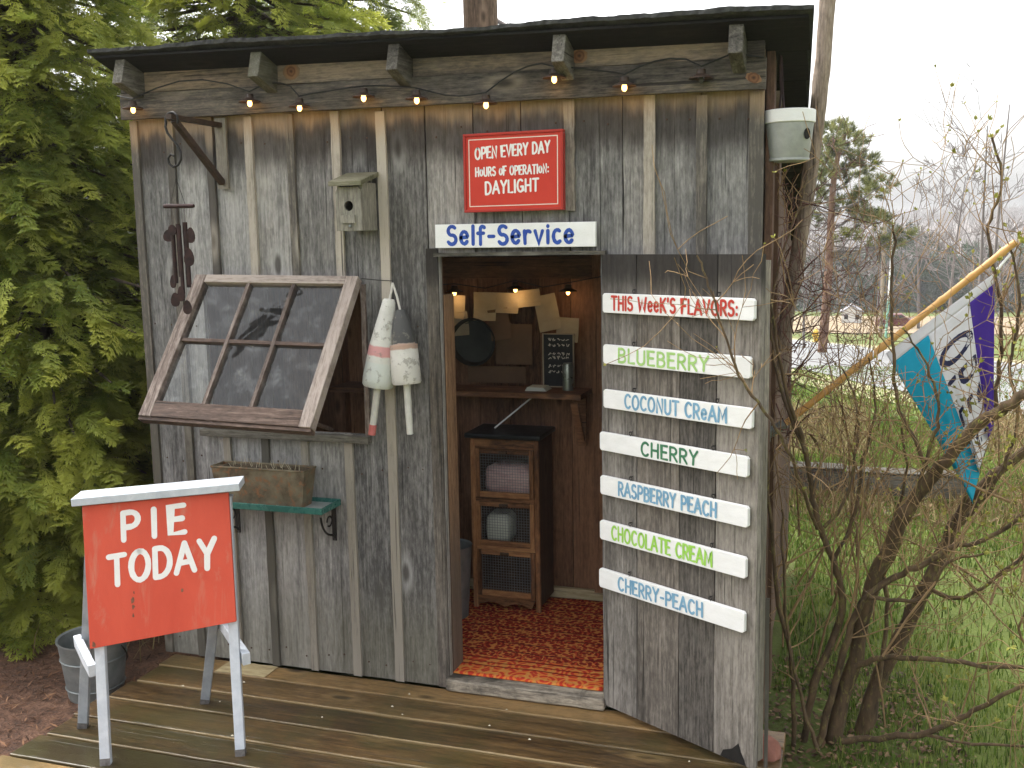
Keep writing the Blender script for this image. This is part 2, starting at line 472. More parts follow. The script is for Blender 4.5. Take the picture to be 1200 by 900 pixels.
M['pan'] = mottle('dark_pan', (0.012, 0.014, 0.014), (0.035, 0.038, 0.038), 9, 0.4, 0.5)
M['chalk'] = mottle('chalkboard', (0.012, 0.013, 0.015), (0.03, 0.032, 0.035), 9, 0.8)
M['steel'] = mottle('brushed_can', (0.18, 0.2, 0.17), (0.33, 0.35, 0.3), 12, 0.3, 0.7)
M['pink'] = mottle('pink_wrapper', (0.5, 0.3, 0.3), (0.72, 0.55, 0.52), 22, 0.3, 0, 0.4, c3=(0.8, 0.72, 0.68), t3=(0.58, 0.7), stretch=(1, 1, 4))
M['boxwhite'] = mottle('pale_carton', (0.5, 0.54, 0.46), (0.68, 0.7, 0.6), 9, 0.6)
M['wire'] = mottle('wire_mesh_metal', (0.16, 0.165, 0.17), (0.3, 0.3, 0.3), 20, 0.5, 0.5, 0)
M['shade'] = mottle('dark_tin_shade', (0.03, 0.024, 0.02), (0.10, 0.06, 0.04), 30, 0.5, 0.4)
M['bulb'] = emit('lit_bulb', (1.0, 0.48, 0.12), 2.6)
M['bulb_off'] = mottle('unlit_bulb', (0.05, 0.05, 0.05), (0.12, 0.12, 0.11), 20, 0.2)
M['cable'] = mottle('black_cable', (0.01, 0.01, 0.01), (0.025, 0.025, 0.024), 20, 0.5)
M['bamboo'] = mottle('bamboo_pole', (0.5, 0.26, 0.075), (0.66, 0.38, 0.13), 20, 0.45, 0, 0.1)
M['stone'] = mottle('red_stone', (0.19, 0.075, 0.05), (0.33, 0.15, 0.11), 18, 0.85, 0, 0.5)
M['hole'] = mottle('dark_hole', (0.006, 0.005, 0.004), (0.012, 0.01, 0.008), 20, 0.9, 0, 0)

# ------------------------------------------------------------------ terrain
def sstep(a, b, x):
    t = np.clip((np.asarray(x, float) - a) / (b - a), 0, 1); return t * t * (3 - 2 * t)
def tz(x, y):
    x = np.asarray(x, float); y = np.asarray(y, float)
    z = np.where(y < 4, -0.1, np.where(y < 60, -0.1 - 0.07 * (y - 4), np.where(y < 130, -4.02 - 0.04 * (y - 60),
        -6.82 + (9.6 + 2.0 * np.sin(x * 0.011 + 0.6) + 0.8 * np.sin(x * 0.031)) * sstep(130, 400, y))))
    z = z + 0.03 * np.sin(x * 1.3 + 0.4) * np.sin(y * 0.9) * sstep(3, 9, y)
    z = z - 0.06 * sstep(1.7, 3.2, -x) * (y < 60) - 0.05 * sstep(0.95, 1.6, x) * (1 - sstep(0.5, 3, y))
    return z
def T(x, y): return float(tz(x, y))

def grid(name, xs, ys, fz, mat, kind='structure', mask=None):
    X, Y = np.meshgrid(xs, ys); Z = fz(X, Y)
    V = np.stack([X.ravel(), Y.ravel(), Z.ravel()], 1)
    nx, ny = len(xs), len(ys)
    i = np.arange(nx - 1)[None, :] + nx * np.arange(ny - 1)[:, None]
    F = np.stack([i, i + 1, i + nx + 1, i + nx], -1).reshape(-1, 4)
    o = np_obj(name, V, F, mat, smooth=True)
    o['kind'] = kind
    return o

def ground_mat():
    t = NT('lawn_ground')
    v = t.coords((1, 1, 1), offrnd=False)
    n = t.noise(v, 1.3, 8, 0.65)
    n2 = t.noise(v, 9.0, 6, 0.7)
    n3 = t.noise(v, 60.0, 4, 0.7)
    f = t.math('ADD', t.math('MULTIPLY', n, 0.5), t.math('ADD', t.math('MULTIPLY', n2, 0.3), t.math('MULTIPLY', n3, 0.3)))
    c = t.ramp(f, [(0.38, (0.06, 0.045, 0.022)), (0.52, (0.075, 0.095, 0.022)), (0.7, (0.115, 0.15, 0.036))])
    big = t.noise(v, 0.35, 4, 0.6)
    c = t.mix(t.math('MULTIPLY', t.smooth(big, 0.5, 0.68), 0.6), c, (0.14, 0.105, 0.05))
    # far wood floor on the hillside
    sp = t.n.new('ShaderNodeSeparateXYZ'); t.k(v, sp.inputs[0])
    hv = t.coords((0.06, 0.03, 0.5), offrnd=False)
    hn = t.noise(hv, 1.0, 8, 0.7)
    hc = t.ramp(hn, [(0.35, (0.09, 0.075, 0.068)), (0.5, (0.15, 0.128, 0.115)), (0.65, (0.2, 0.172, 0.15))])
    c = t.mix(t.smooth(sp.outputs[1], 105, 135), c, hc)
    t.col(c); t.rough(0.95); t.b.inputs['Specular IOR Level'].default_value = 0.15
    t.bump(n3, 0.5, 0.02)
    return t.m
xs = np.concatenate([np.linspace(-320, -9, 60), np.linspace(-8.5, 8.5, 69), np.linspace(9, 320, 60)])
ys = np.concatenate([np.linspace(-25, -6, 12), np.linspace(-5.5, 12, 71), np.linspace(12.5, 64, 70), np.linspace(66, 480, 110)])
grid('ground', xs, ys, tz, ground_mat())

def strip_mat(name, c1, c2, sc, rough=0.9, c3=None):
    return mottle(name, c1, c2, sc, rough, 0, 0.3, c3=c3)
M['asphalt'] = mottle('pale_asphalt', (0.11, 0.11, 0.108), (0.16, 0.16, 0.155), 2.5, 0.6, 0, 0.3, c3=(0.09, 0.09, 0.09), t3=(0.6, 0.7))
M['fieldgrass'] = mottle('dry_field', (0.15, 0.11, 0.06), (0.24, 0.175, 0.1), 0.4, 0.95, 0, 0.2, c3=(0.2, 0.2, 0.08), t3=(0.6, 0.8))
M['line'] = mottle('road_line_paint', (0.45, 0.44, 0.4), (0.6, 0.59, 0.55), 4, 0.7)
M['verge'] = mottle('road_verge', (0.16, 0.155, 0.07), (0.27, 0.24, 0.13), 1.2, 0.95, 0, 0.2)
# road: a strip running diagonally down the slope
rd = np.array([0.345, -0.939]); rn = np.array([0.939, 0.345]); rp = np.array([0.85, 22.0])
def road_sheet(name, w0, w1, s0, s1, dz, mat):
    s = np.linspace(s0, s1, 90); w = np.linspace(w0, w1, 9)
    Sg, Wg = np.meshgrid(s, w, indexing='ij')
    X = rp[0] + rd[0] * Sg + rn[0] * Wg; Y = rp[1] + rd[1] * Sg + rn[1] * Wg
    Z = tz(X, Y) + dz
    V = np.stack([X.ravel(), Y.ravel(), Z.ravel()], 1)
    i = np.arange(8)[None, :] + 9 * np.arange(89)[:, None]
    F = np.stack([i, i + 9, i + 10, i + 1], -1).reshape(-1, 4)
    o = np_obj(name, V, F, mat, smooth=True); o['kind'] = 'structure'; return o
road_sheet('verge', -3.6, 3.6, -42, 16, 0.020, M['verge'])
road_sheet('road', -2.7, 2.7, -42, 16, 0.035, M['asphalt'])
road_sheet('edge_line', 2.3, 2.4, -42, 16, 0.045, M['line'])
grid('field', np.linspace(-14, 26, 60), np.linspace(46, 78, 30), lambda x, y: tz(x, y) + 0.05, M['fieldgrass'])

# bark and needle mulch bed at the left
def mulch_mat():
    t = NT('bark_mulch')
    v = t.coords((1, 1, 1), offrnd=False)
    n = t.noise(v, 14, 7, 0.7); n2 = t.noise(v, 70, 4, 0.7, 0.8)
    f = t.math('ADD', t.math('MULTIPLY', n, 0.5), t.math('MULTIPLY', n2, 0.5))
    c = t.ramp(f, [(0.33, (0.022, 0.012, 0.008)), (0.5, (0.13, 0.065, 0.038)), (0.66, (0.26, 0.14, 0.085))])
    t.col(c); t.rough(0.9); t.bump(n2, 0.8, 0.02)
    return t.m
def mulch_z(x, y):
    return tz(x, y) + 0.012 + 0.012 * np.sin(x * 9 + 1) * np.sin(y * 8) + 0.05 * sstep(1.7, 2.4, -x)
grid('mulch_bed', np.linspace(-6.5, -1.35, 60), np.linspace(-3.5, 2.6, 70), mulch_z, mulch_mat())

# ------------------------------------------------------------------ the shed
SHED = thing('pie_shed', 'weathered grey board and batten shed with propped window and open doorway', 'shed', (0, 0, 0))
XL, XR = -1.585, 0.662
XO, XH = -0.395, 0.160          # doorway
ZD = 1.527
WX0, WX1, WZ0, WZ1 = -1.33, -0.688, 0.905, 1.435   # window opening
DEPTH = 0.93          # partition behind the doorway
REAR = 1.92           # rear wall of the store room behind it
holes = [(XO, XH, -1, ZD), (WX0, WX1, WZ0, WZ1)]
def cut_board(x0, x1, z0, z1):
    """rectangles left of a board after the openings are cut out"""
    out = [(x0, x1, z0, z1)]
    for (a, b, c, d) in holes:
        nxt = []
        for (p, q, r, s) in out:
            if q <= a or p >= b or s <= c or r >= d:
                nxt.append((p, q, r, s)); continue
            if p < a: nxt.append((p, a, r, s))
            if q > b: nxt.append((b, q, r, s))
            p2, q2 = max(p, a), min(q, b)
            if r < c: nxt.append((p2, q2, r, c))
            if s > d: nxt.append((p2, q2, d, s))
        out = nxt
    return out
joints = [XL, -1.424, -1.258, -1.096, -0.932, -0.757, -0.588, -0.432, -0.264, -0.100, 0.060, 0.232, 0.318, 0.476, XR]
fw = MB()
for a, b in zip(joints[:-1], joints[1:]):
    r = random.random(); off = random.uniform(-0.002, 0.002)
    for (p, q, c, d) in cut_board(a + 0.0018, b - 0.0018, 0.004, 2.13):
        n = max(2, int((d - c) / 0.15))
        wdt = q - p
        if wdt < 0.006: continue
        fw.plank(((p + q) / 2, 0.010 + off, c), (0, 0, 1), (1, 0, 0), (0, -1, 0), d - c, wdt, 0.020, n, 0.0012 if wdt > 0.05 else 0.0003, r)
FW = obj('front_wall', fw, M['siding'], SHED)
# dark backing felt behind the board gaps
bk = MB()
for (p, q, c, d) in cut_board(XL + 0.01, XR - 0.01, 0.004, 2.14):
    bk.box(p, q, 0.024, 0.030, c, d, 0.5)
obj('wall_lining', bk, M['sidewall'], SHED)
for bx, wd, zb, zt in ((-1.572, 0.032, 0.0, 2.03), (-1.424, 0.030, 0.0, 2.02), (-1.258, 0.028, 0.0, 2.03), (-1.096, 0.030, 0, 2.02), (-0.932, 0.028, 0, 2.02),
                       (-0.757, 0.031, 0, 2.02), (-0.588, 0.034, 0.0, 2.01), (0.062, 0.034, 1.66, 2.01), (0.318, 0.034, 0.0, 2.01), (0.476, 0.032, 0, 2.0), (0.638, 0.042, 0, 2.0)):
    for (p, q, c, d) in cut_board(bx - wd / 2, bx + wd / 2, zb + 0.006, zt):
        if q - p < 0.01: continue
        m = MB(); m.plank(((p + q) / 2 + random.uniform(-.002, .002), -0.0066, c), (0, 0, 1), (1, 0, 0), (0, -1, 0), d - c, q - p, 0.013, 14, 0.0014)
        obj('batten', m, M['batten'], FW)
M['nail'] = mottle('rusty_nail', (0.03, 0.016, 0.01), (0.11, 0.06, 0.035), 60, 0.8)
nm = MB(); nm.lathe([(0.0034, 0), (0.0034, 0.0012), (0.0015, 0.0022)], 8, Matrix.Rotation(math.pi / 2, 4, 'X'), .5)
nail0 = mesh_obj('nail', nm.v, nm.f, M['nail'], nm.r); nail0.parent = FW; first_nail = True
for a, b in zip(joints[:-1], joints[1:]):
    if b - a < 0.1: continue
    for z in (0.07, 0.78, 1.30, 1.93):
        for fx in (0.3, 0.72):
            x = a + (b - a) * fx + random.uniform(-.012, .012); zz = z + random.uniform(-.018, .018)
            if any(h[0] - .01 < x < h[1] + .01 and h[2] < zz < h[3] for h in holes) or random.random() < 0.12: continue
            if first_nail: o = nail0; first_nail = False
            else: o = nail0.copy(); COL.objects.link(o); o.parent = FW
            o.location = (x, -0.0005, zz)
# frieze: continuous lower board and short pieces between the rafters
def zfr(x): return 2.032 - 0.013 * (x - XL)
m = MB(); sl = Vector((1, 0, -0.0128)).normalized(); up = Vector((0.0128, 0, 1)).normalized()
m.plank((XL - 0.015, -0.032, zfr(XL) + 0.045), sl, up, (0, -1, 0), XR - XL + 0.02, 0.09, 0.022, 16, 0.0015, 0.35)
obj('lower_frieze_board', m, M['frieze'], SHED)
RX = [-1.515, -0.975, -0.475, 0.068, 0.590]
edges_x = [XL - 0.012] + RX + [XR + 0.0]
for a, b, r in zip(edges_x[:-1], edges_x[1:], (.2, .75, .93, .6, .86, .4)):
    if b - a < 0.03: continue
    m = MB(); x0 = a + 0.022; x1 = b - 0.022
    if a < XL: x0 = a
    if b >= XR: x1 = b
    zc = (zfr(x0) + zfr(x1)) / 2 + 0.09
    m.plank((x0, -0.028, zfr(x0) + 0.09 + 0.045), sl, up, (0, -1, 0), x1 - x0, 0.085, 0.02, 6, 0.001, r)
    obj('upper_frieze_board', m, M['frieze'], SHED)
# knots showing on the frieze
def knot_mat():
    t = NT('ringed_knot')
    tc = t.n.new('ShaderNodeTexCoord'); ln = t.n.new('ShaderNodeVectorMath'); ln.operation = 'LENGTH'
    t.k(tc.outputs['Object'], ln.inputs[0])
    n = t.noise(tc.outputs['Object'], 70, 4, 0.6)
    d = t.math('ADD', ln.outputs['Value'], t.math('MULTIPLY', t.math('SUBTRACT', n, 0.5), 0.010))
    c = t.ramp(t.math('MULTIPLY', d, 25.0), [(0.05, (0.06, 0.025, 0.012)), (0.22, (0.22, 0.10, 0.045)), (0.36, (0.12, 0.05, 0.022)), (0.48, (0.27, 0.14, 0.065)), (0.80, (0.19, 0.125, 0.075))])
    t.col(c); t.rough(0.8); t.bump(n, 0.4, 0.004)
    return t.m
M['knot'] = knot_mat()
for kx, ky, kz, kr, sq, tw in ((-0.90, -0.0387, 2.155, 0.034, 0.8, 0), (0.105, -0.0387, 2.135, 0.026, 0.85, 0), (0.632, -0.0438, 2.035, 0.024, 0.6, -.4)):
    kn = MB(); P = []; n_k = 26
    for k in range(n_k):
        a = 2 * math.pi * k / n_k; rr_ = kr * random.uniform(0.92, 1.08)
        u_, v_ = rr_ * math.cos(a), rr_ * sq * math.sin(a)
        P.append((u_ * math.cos(tw) - v_ * math.sin(tw), 0, u_ * math.sin(tw) + v_ * math.cos(tw)))
    kn.add(P + [(0, 0, 0)], [(k, (k + 1) % n_k, n_k) for k in range(n_k)], .5)
    o = mesh_obj('frieze_knot', kn.v, kn.f, M['knot'], kn.r); o.parent = SHED; o.location = (kx, ky - 0.0006, kz)
# rafter tails and roof (slopes down to the rear)
TS = math.tan(math.radians(18))
def zroof(x, y): return (2.246 - 0.0235 * (x + 1.56)) - TS * (y + 0.16)     # underside
for x in RX:
    m = MB()
    ang = math.radians(-18)
    z0 = zroof(x, -0.14) - 0.052
    L = Vector((0, math.cos(ang), math.sin(ang)))
    m.plank((x, -0.145, z0), L, (1, 0, 0), Vector((0, -math.sin(ang), math.cos(ang))), 2.25, 0.040, 0.098, 10, 0.001)
    obj('rafter', m, M['rafter'], SHED, bevel=0.003)
rv = MB()
nx, ny = 160, 8
def roof_pt(i, j, top):
    t = j / ny; y = -0.165 + t * 2.25
    x0, x1 = -1.625, 0.803 - 0.125 * t
    x = x0 + (x1 - x0) * i / nx
    w = 0.003 * math.sin(x * 4.3) + 0.0015 * math.sin(x * 11 + 1)
    w += 0.0008 * math.sin(x * 47 + 2 * j) + random.uniform(-0.0008, 0.0008)
    z = zroof(x, y) + (0.012 + w * 0.5 if top else 0.0) + w
    if j == 0: y += 0.006 * math.sin(x * 5 + 2) + 0.002 * math.sin(x * 31) + random.uniform(-.002, .002)
    return (x, y, z)
vs_ = [roof_pt(i, j, top) for top in (0, 1) for j in range(ny + 1) for i in range(nx + 1)]
k = (nx + 1) * (ny + 1); fs_ = []
for j in range(ny):
    for i in range(nx):
        a = j * (nx + 1) + i
        fs_.append((a, a + nx + 1, a + nx + 2, a + 1)); fs_.append((k + a, k + a + 1, k + a + nx + 2, k + a + nx + 1))
for i in range(nx):
    a = i; fs_.append((a, a + 1, k + a + 1, k + a)); a = ny * (nx + 1) + i; fs_.append((a + 1, a, k + a, k + a + 1))
for j in range(ny):
    a = j * (nx + 1); fs_.append((a + nx + 1, a, k + a, k + a + nx + 1)); a += nx; fs_.append((a, a + nx + 1, k + a + nx + 1, k + a))
rv.add(vs_, fs_, 0.4)
ROOF = obj('roof', rv, M['roofing'], SHED)
ru = MB()
for j in range(12):
    y0 = -0.150 + j * 0.185; y1 = y0 + 0.181
    P = []
    for (x, y) in ((-1.61, y0), (0.788 - .0100 * j, y0), (0.788 - .0100 * j, y1), (-1.61, y1)):
        P.append((x, y, zroof(x, y) - 0.014))
    for (x, y) in ((-1.61, y0), (0.788 - .0100 * j, y0), (0.788 - .0100 * j, y1), (-1.61, y1)):
        P.append((x, y, zroof(x, y) - 0.0065))
    ru.add(P, [(3, 2, 1, 0), (4, 5, 6, 7), (0, 1, 5, 4), (1, 2, 6, 5), (2, 3, 7, 6), (3, 0, 4, 7)], random.random())
obj('sheathing', ru, M['roofunder'], ROOF)
# side and rear walls
def vwall(name, p0, p1, nrm, mat, wd=0.155):
    m = MB(); p0 = Vector(p0); p1 = Vector(p1); d = p1 - p0; n = max(1, round(d.length / wd)); u = d.normalized(); w = d.length / n
    for i in range(n):
        c = p0 + u * (w * (i + .5)); zt = zroof(c.x, c.y + (w / 2 if u.y > .5 else 0)) - 0.02
        m.plank((c.x, c.y, 0.003), (0, 0, 1), u, nrm, zt - 0.003, w - 0.003, 0.018, 8, 0.001)
    return obj(name, m, mat, SHED)
vwall('side_wall', (XR - 0.012, 0.034, 0), (XR - 0.012, REAR, 0), (1, 0, 0), M['sidewall'])
vwall('side_wall', (XL + 0.012, 0.034, 0), (XL + 0.012, REAR, 0), (-1, 0, 0), M['sidewall'])
vwall('rear_wall', (XL + 0.022, REAR, 0), (XR - 0.022, REAR, 0), (0, 1, 0), M['sidewall'], 0.14)
vwall('partition_wall', (XL + 0.022, DEPTH, 0), (XR - 0.022, DEPTH, 0), (0, -1, 0), M['brown'], 0.14)
m = MB(); m.plank((0.676, 0.33, 0), (0, 0, 1), (0, 1, 0), (1, 0, 0), 2.06, 0.10, 0.026, 12, 0.0015, .4)
obj('side_post', m, M['post'], SHED, bevel=0.002)
m = MB(); m.plank((0.6755, 0.06, 0), (0, 0, 1), (0, 1, 0), (1, 0, 0), 2.12, 0.07, 0.024, 12, 0.0015, .7)
obj('corner_board', m, M['sidewall'], SHED, bevel=0.002)
# floor, threshold, rear sill
m = MB()
for i in range(6): m.plank((XL + 0.03, 0.10 + i * 0.147, 0.028), (1, 0, 0), (0, 1, 0), (0, 0, 1), XR - XL - 0.06, 0.143, 0.028, 6, 0.001)
obj('shed_floor', m, M['brownx'], SHED)
m = MB(); m.plank((XO - 0.01, -0.004, 0.024), (1, 0, 0), (0, 1, 0), (0, 0, 1), XH - XO + 0.02, 0.058, 0.044, 10, 0.002, .6)
obj('threshold', m, M['threshold'], SHED, bevel=0.006)
m = MB(); m.plank((-0.72, 0.895, 0.062), (1, 0, 0), (0, 0, 1), (0, -1, 0), 1.2, 0.045, 0.022, 6, 0.001)
obj('rear_sill', m, M['freshwood'], SHED)
# door frame: grey face trim at the left, inner jambs and lintel
m = MB(); m.plank((-0.4185, -0.004, 0.004), (0, 0, 1), (1, 0, 0), (0, -1, 0), 1.55, 0.042, 0.008, 12, 0.001, .5)
obj('door_trim', m, M['doorwood'], SHED)
m = MB(); m.plank((XO - 0.017, 0.078, 0.046), (0, 0, 1), (0, 1, 0), (1, 0, 0), 1.35, 0.09, 0.036, 12, 0.001, .45)
obj('door_jamb', m, M['jamb'], SHED, bevel=0.003)
m = MB(); m.plank((XH + 0.022, 0.078, 0.046), (0, 0, 1), (0, 1, 0), (1, 0, 0), 1.46, 0.09, 0.036, 12, 0.001, .35)
obj('door_jamb', m, M['brown'], SHED, bevel=0.003)
m = MB(); m.plank((XO - 0.05, 0.08, ZD + 0.035), (1, 0, 0), (0, 0, 1), (0, -1, 0), XH - XO + 0.1, 0.07, 0.06, 6, 0.001, .3)
obj('door_lintel', m, M['cabdark'], SHED)
m = MB(); m.plank((-0.405, -0.014, 1.533), (1, 0, 0), (0, 0, 1), (0, -1, 0), 0.585, 0.012, 0.024, 6, 0.0005, .3)
obj('drip_strip', m, M['timber'], SHED)
# inner studs on the rear wall and a plate
for sx in (-0.055, -0.80, -1.25, 0.40):
    m = MB(); m.plank((sx, 0.892, 0.085), (0, 0, 1), (1, 0, 0), (0, -1, 0), 1.62, 0.05, 0.055, 10, 0.001)
    obj('stud', m, M['brown'], SHED)
m = MB(); m.plank((XL + 0.04, 0.885, 1.46), (1, 0, 0), (0, 0, 1), (0, -1, 0), 2.15, 0.09, 0.036, 6, 0.001, .2)
obj('wall_plate', m, M['brownx'], SHED)
# window trim
for nm, a, l, b, w in (('window_sill', (-1.36, -0.012, WZ0 - 0.014), (1, 0, 0), (0, 0, 1), 0.69),):
    m = MB(); m.plank(a, l, b, (0, -1, 0), w, 0.026, 0.036, 8, 0.001, .8); obj(nm, m, M['timber'], SHED, bevel=0.002)
m = MB(); m.plank((WX1 + 0.009, -0.006, WZ0), (0, 0, 1), (1, 0, 0), (0, -1, 0), WZ1 - WZ0, 0.018, 0.012, 8, 0.001, .6)
obj('window_trim', m, M['sashz'], SHED)
# brown dry vines climbing the side wall come later

# propped-open top-hung sash
TLw, TRw = Vector((-1.318, -0.038, 1.466)), Vector((-0.672, -0.038, 1.456))
BLw, BRw = Vector((-1.358, -0.352, 1.004)), Vector((-0.703, -0.352, 0.988))
SASH = MB()
u0 = (TRw - TLw).normalized(); v0 = ((BLw - TLw) + (BRw - TRw)).normalized()
nS = u0.cross(v0).normalized()
if nS.y > 0: nS = -nS
def sp(a, b, n=0.0):                # a,b in 0..1 over the sash
    return TLw.lerp(TRw, a).lerp(BLw.lerp(BRw, a), b) + nS * n
def sbar(a0, a1, b0, b1, t0, t1, mb, rnd=None):
    P = [sp(a0, b0, t0), sp(a1, b0, t0), sp(a1, b1, t0), sp(a0, b1, t0), sp(a0, b0, t1), sp(a1, b0, t1), sp(a1, b1, t1), sp(a0, b1, t1)]
    mb.add(P, [(0, 1, 2, 3), (7, 6, 5, 4), (4, 5, 1, 0), (5, 6, 2, 1), (6, 7, 3, 2), (7, 4, 0, 3)], random.random() if rnd is None else rnd)
WIN = bpy.data.objects.new('window_sash', None); WIN.empty_display_size = 0.05; COL.objects.link(WIN); WIN.parent = SHED; WIN.location = (TLw + TRw) / 2
for a0, a1, r_ in ((0.0, 0.07, .5), (0.93, 1, .8)):
    m = MB(); sbar(a0, a1, 0, 1, -0.018, 0.018, m, r_); obj('stile', m, M['sashz'], WIN, bevel=0.002)
m = MB(); sbar(0.0705, 0.9295, 0, 0.056, -0.0175, 0.0175, m, .9); obj('top_rail', m, M['sash'], WIN, bevel=0.002)
m = MB(); sbar(0.0705, 0.9295, 0.895, 1.0, -0.0175, 0.0175, m, .3); obj('bottom_rail', m, M['sashlow'], WIN, bevel=0.002)
m = MB(); sbar(0.0, 1.0, 1.002, 1.022, -0.02, 0.012, m, .3); obj('drip_edge', m, M['sashlow'], WIN)
m = MB()
for a in (0.352, 0.63): sbar(a - 0.010, a + 0.010, 0.0565, 0.8945, -0.012, 0.014, m)
obj('muntin', m, M['sashz'], WIN)
m = MB(); sbar(0.0706, 0.9294, 0.457, 0.479, -0.0115, 0.0125, m, .25); obj('cross_muntin', m, M['sashlow'], WIN)
def glass_mat():
    t = NT('dusty_window_glass')
    t.n.remove(t.b)
    tr = t.new('ShaderNodeBsdfTransparent'); tr.inputs[0].default_value = (0.86, 0.9, 0.89, 1)
    gl = t.new('ShaderNodeBsdfGlossy'); gl.inputs['Roughness'].default_value = 0.03
    di = t.new('ShaderNodeBsdfDiffuse'); di.inputs[0].default_value = (0.5, 0.52, 0.52, 1)
    fr = t.new('ShaderNodeFresnel', IOR=1.5)
    bp = t.new('ShaderNodeBump', Strength=0.16, Distance=0.02)
    nn = t.noise(t.coords((5, 5, 5), offrnd=False), 1, 2)
    t.k(nn, bp.inputs['Height']); t.k(bp.outputs[0], gl.inputs['Normal'])
    dn = t.noise(t.coords((16, 16, 16), offrnd=False), 1, 8, 0.75)
    dust = t.math('ADD', t.math('MULTIPLY', t.smooth(dn, 0.45, 0.8), 0.22), 0.03)
    m1 = t.new('ShaderNodeMixShader'); t.k(dust, m1.inputs[0]); t.k(tr.outputs[0], m1.inputs[1]); t.k(di.outputs[0], m1.inputs[2])
    m2 = t.new('ShaderNodeMixShader'); t.k(t.math('ADD', t.math('MULTIPLY', fr.outputs[0], 0.9), 0.0), m2.inputs[0]); t.k(m1.outputs[0], m2.inputs[1]); t.k(gl.outputs[0], m2.inputs[2])
    t.k(m2.outputs[0], t.out.inputs['Surface'])
    return t.m
M['glass'] = glass_mat()
for a0, a1 in ((0.0705, 0.342), (0.362, 0.620), (0.640, 0.9295)):
    for b0, b1 in ((0.0565, 0.457), (0.479, 0.895)):
        m = MB(); P = [sp(a0, b0), sp(a1, b0), sp(a1, b1), sp(a0, b1)]
        m.add(P, [(0, 1, 2, 3) if (P[1] - P[0]).cross(P[2] - P[1]).dot(nS) > 0 else (3, 2, 1, 0)]); obj('pane', m, M['glass'], WIN)
# prop stick holding the sash
m = MB(); m.tube([(-0.83, 0.01, 0.915), (-0.80, -0.30, 1.022)], 0.008, 6, .3); obj('prop_stick', m, M['sashlow'], SHED)
m = MB(); m.tube([(-0.672, -0.03, 1.456), (-0.62, -0.018, 1.45), (-0.553, -0.03, 1.447)], 0.0015, 5, .3); obj('hook_wire', m, M['black'], SHED)

# the open door
DA = math.radians(-29.72)
DU = Vector((math.cos(DA), math.sin(DA), 0)); DN = Vector((math.sin(DA), -math.cos(DA), 0))   # DN towards the viewer
DO = Vector((0.1653, -0.02, 0))
DW = 0.598
DOOR_M = MB()
cuts = [0.0, 0.135, 0.170 + 0.13, 0.418, DW]
cuts = [0.0, 0.148, 0.318, 0.452, DW]
for a, b in zip(cuts[:-1], cuts[1:]):
    c = DO + DU * ((a + b) / 2) - DN * 0.011
    DOOR_M.plank((c.x, c.y, 0.022), (0, 0, 1), DU, DN, 1.505, (b - a) - 0.003, 0.022, 14, 0.001)
DOOR = obj('door', DOOR_M, M['doorwood'], SHED)
for z in (0.25, 1.25):
    m = MB(); c = DO + DU * 0.03 - DN * 0.034; m.plank((c.x, c.y, z), DU, (0, 0, 1), DN, 0.54, 0.09, 0.022, 6, 0.001); obj('door_batten', m, M['doorwood'], DOOR)
m = MB(); c = DO + DU * 0.580 - DN * 0.035; m.plank((c.x, c.y, 0.04), (0, 0, 1), DU, DN, 1.47, 0.034, 0.024, 10, 0.001); obj('door_edge_strip', m, M['batten'], DOOR)
# dark rotted corner at the foot of the door
m = MB(); m.prism([(0.480, 0.0225), (0.49, 0.045), (0.522, 0.06), (0.545, 0.085), (0.553, 0.062), (0.566, 0.04), (0.572, 0.0225)], DO + DN * 0.0004, DU, (0, 0, 1), DN, 0.0012, .5)
obj('rotted_corner', m, M['hole'], DOOR)
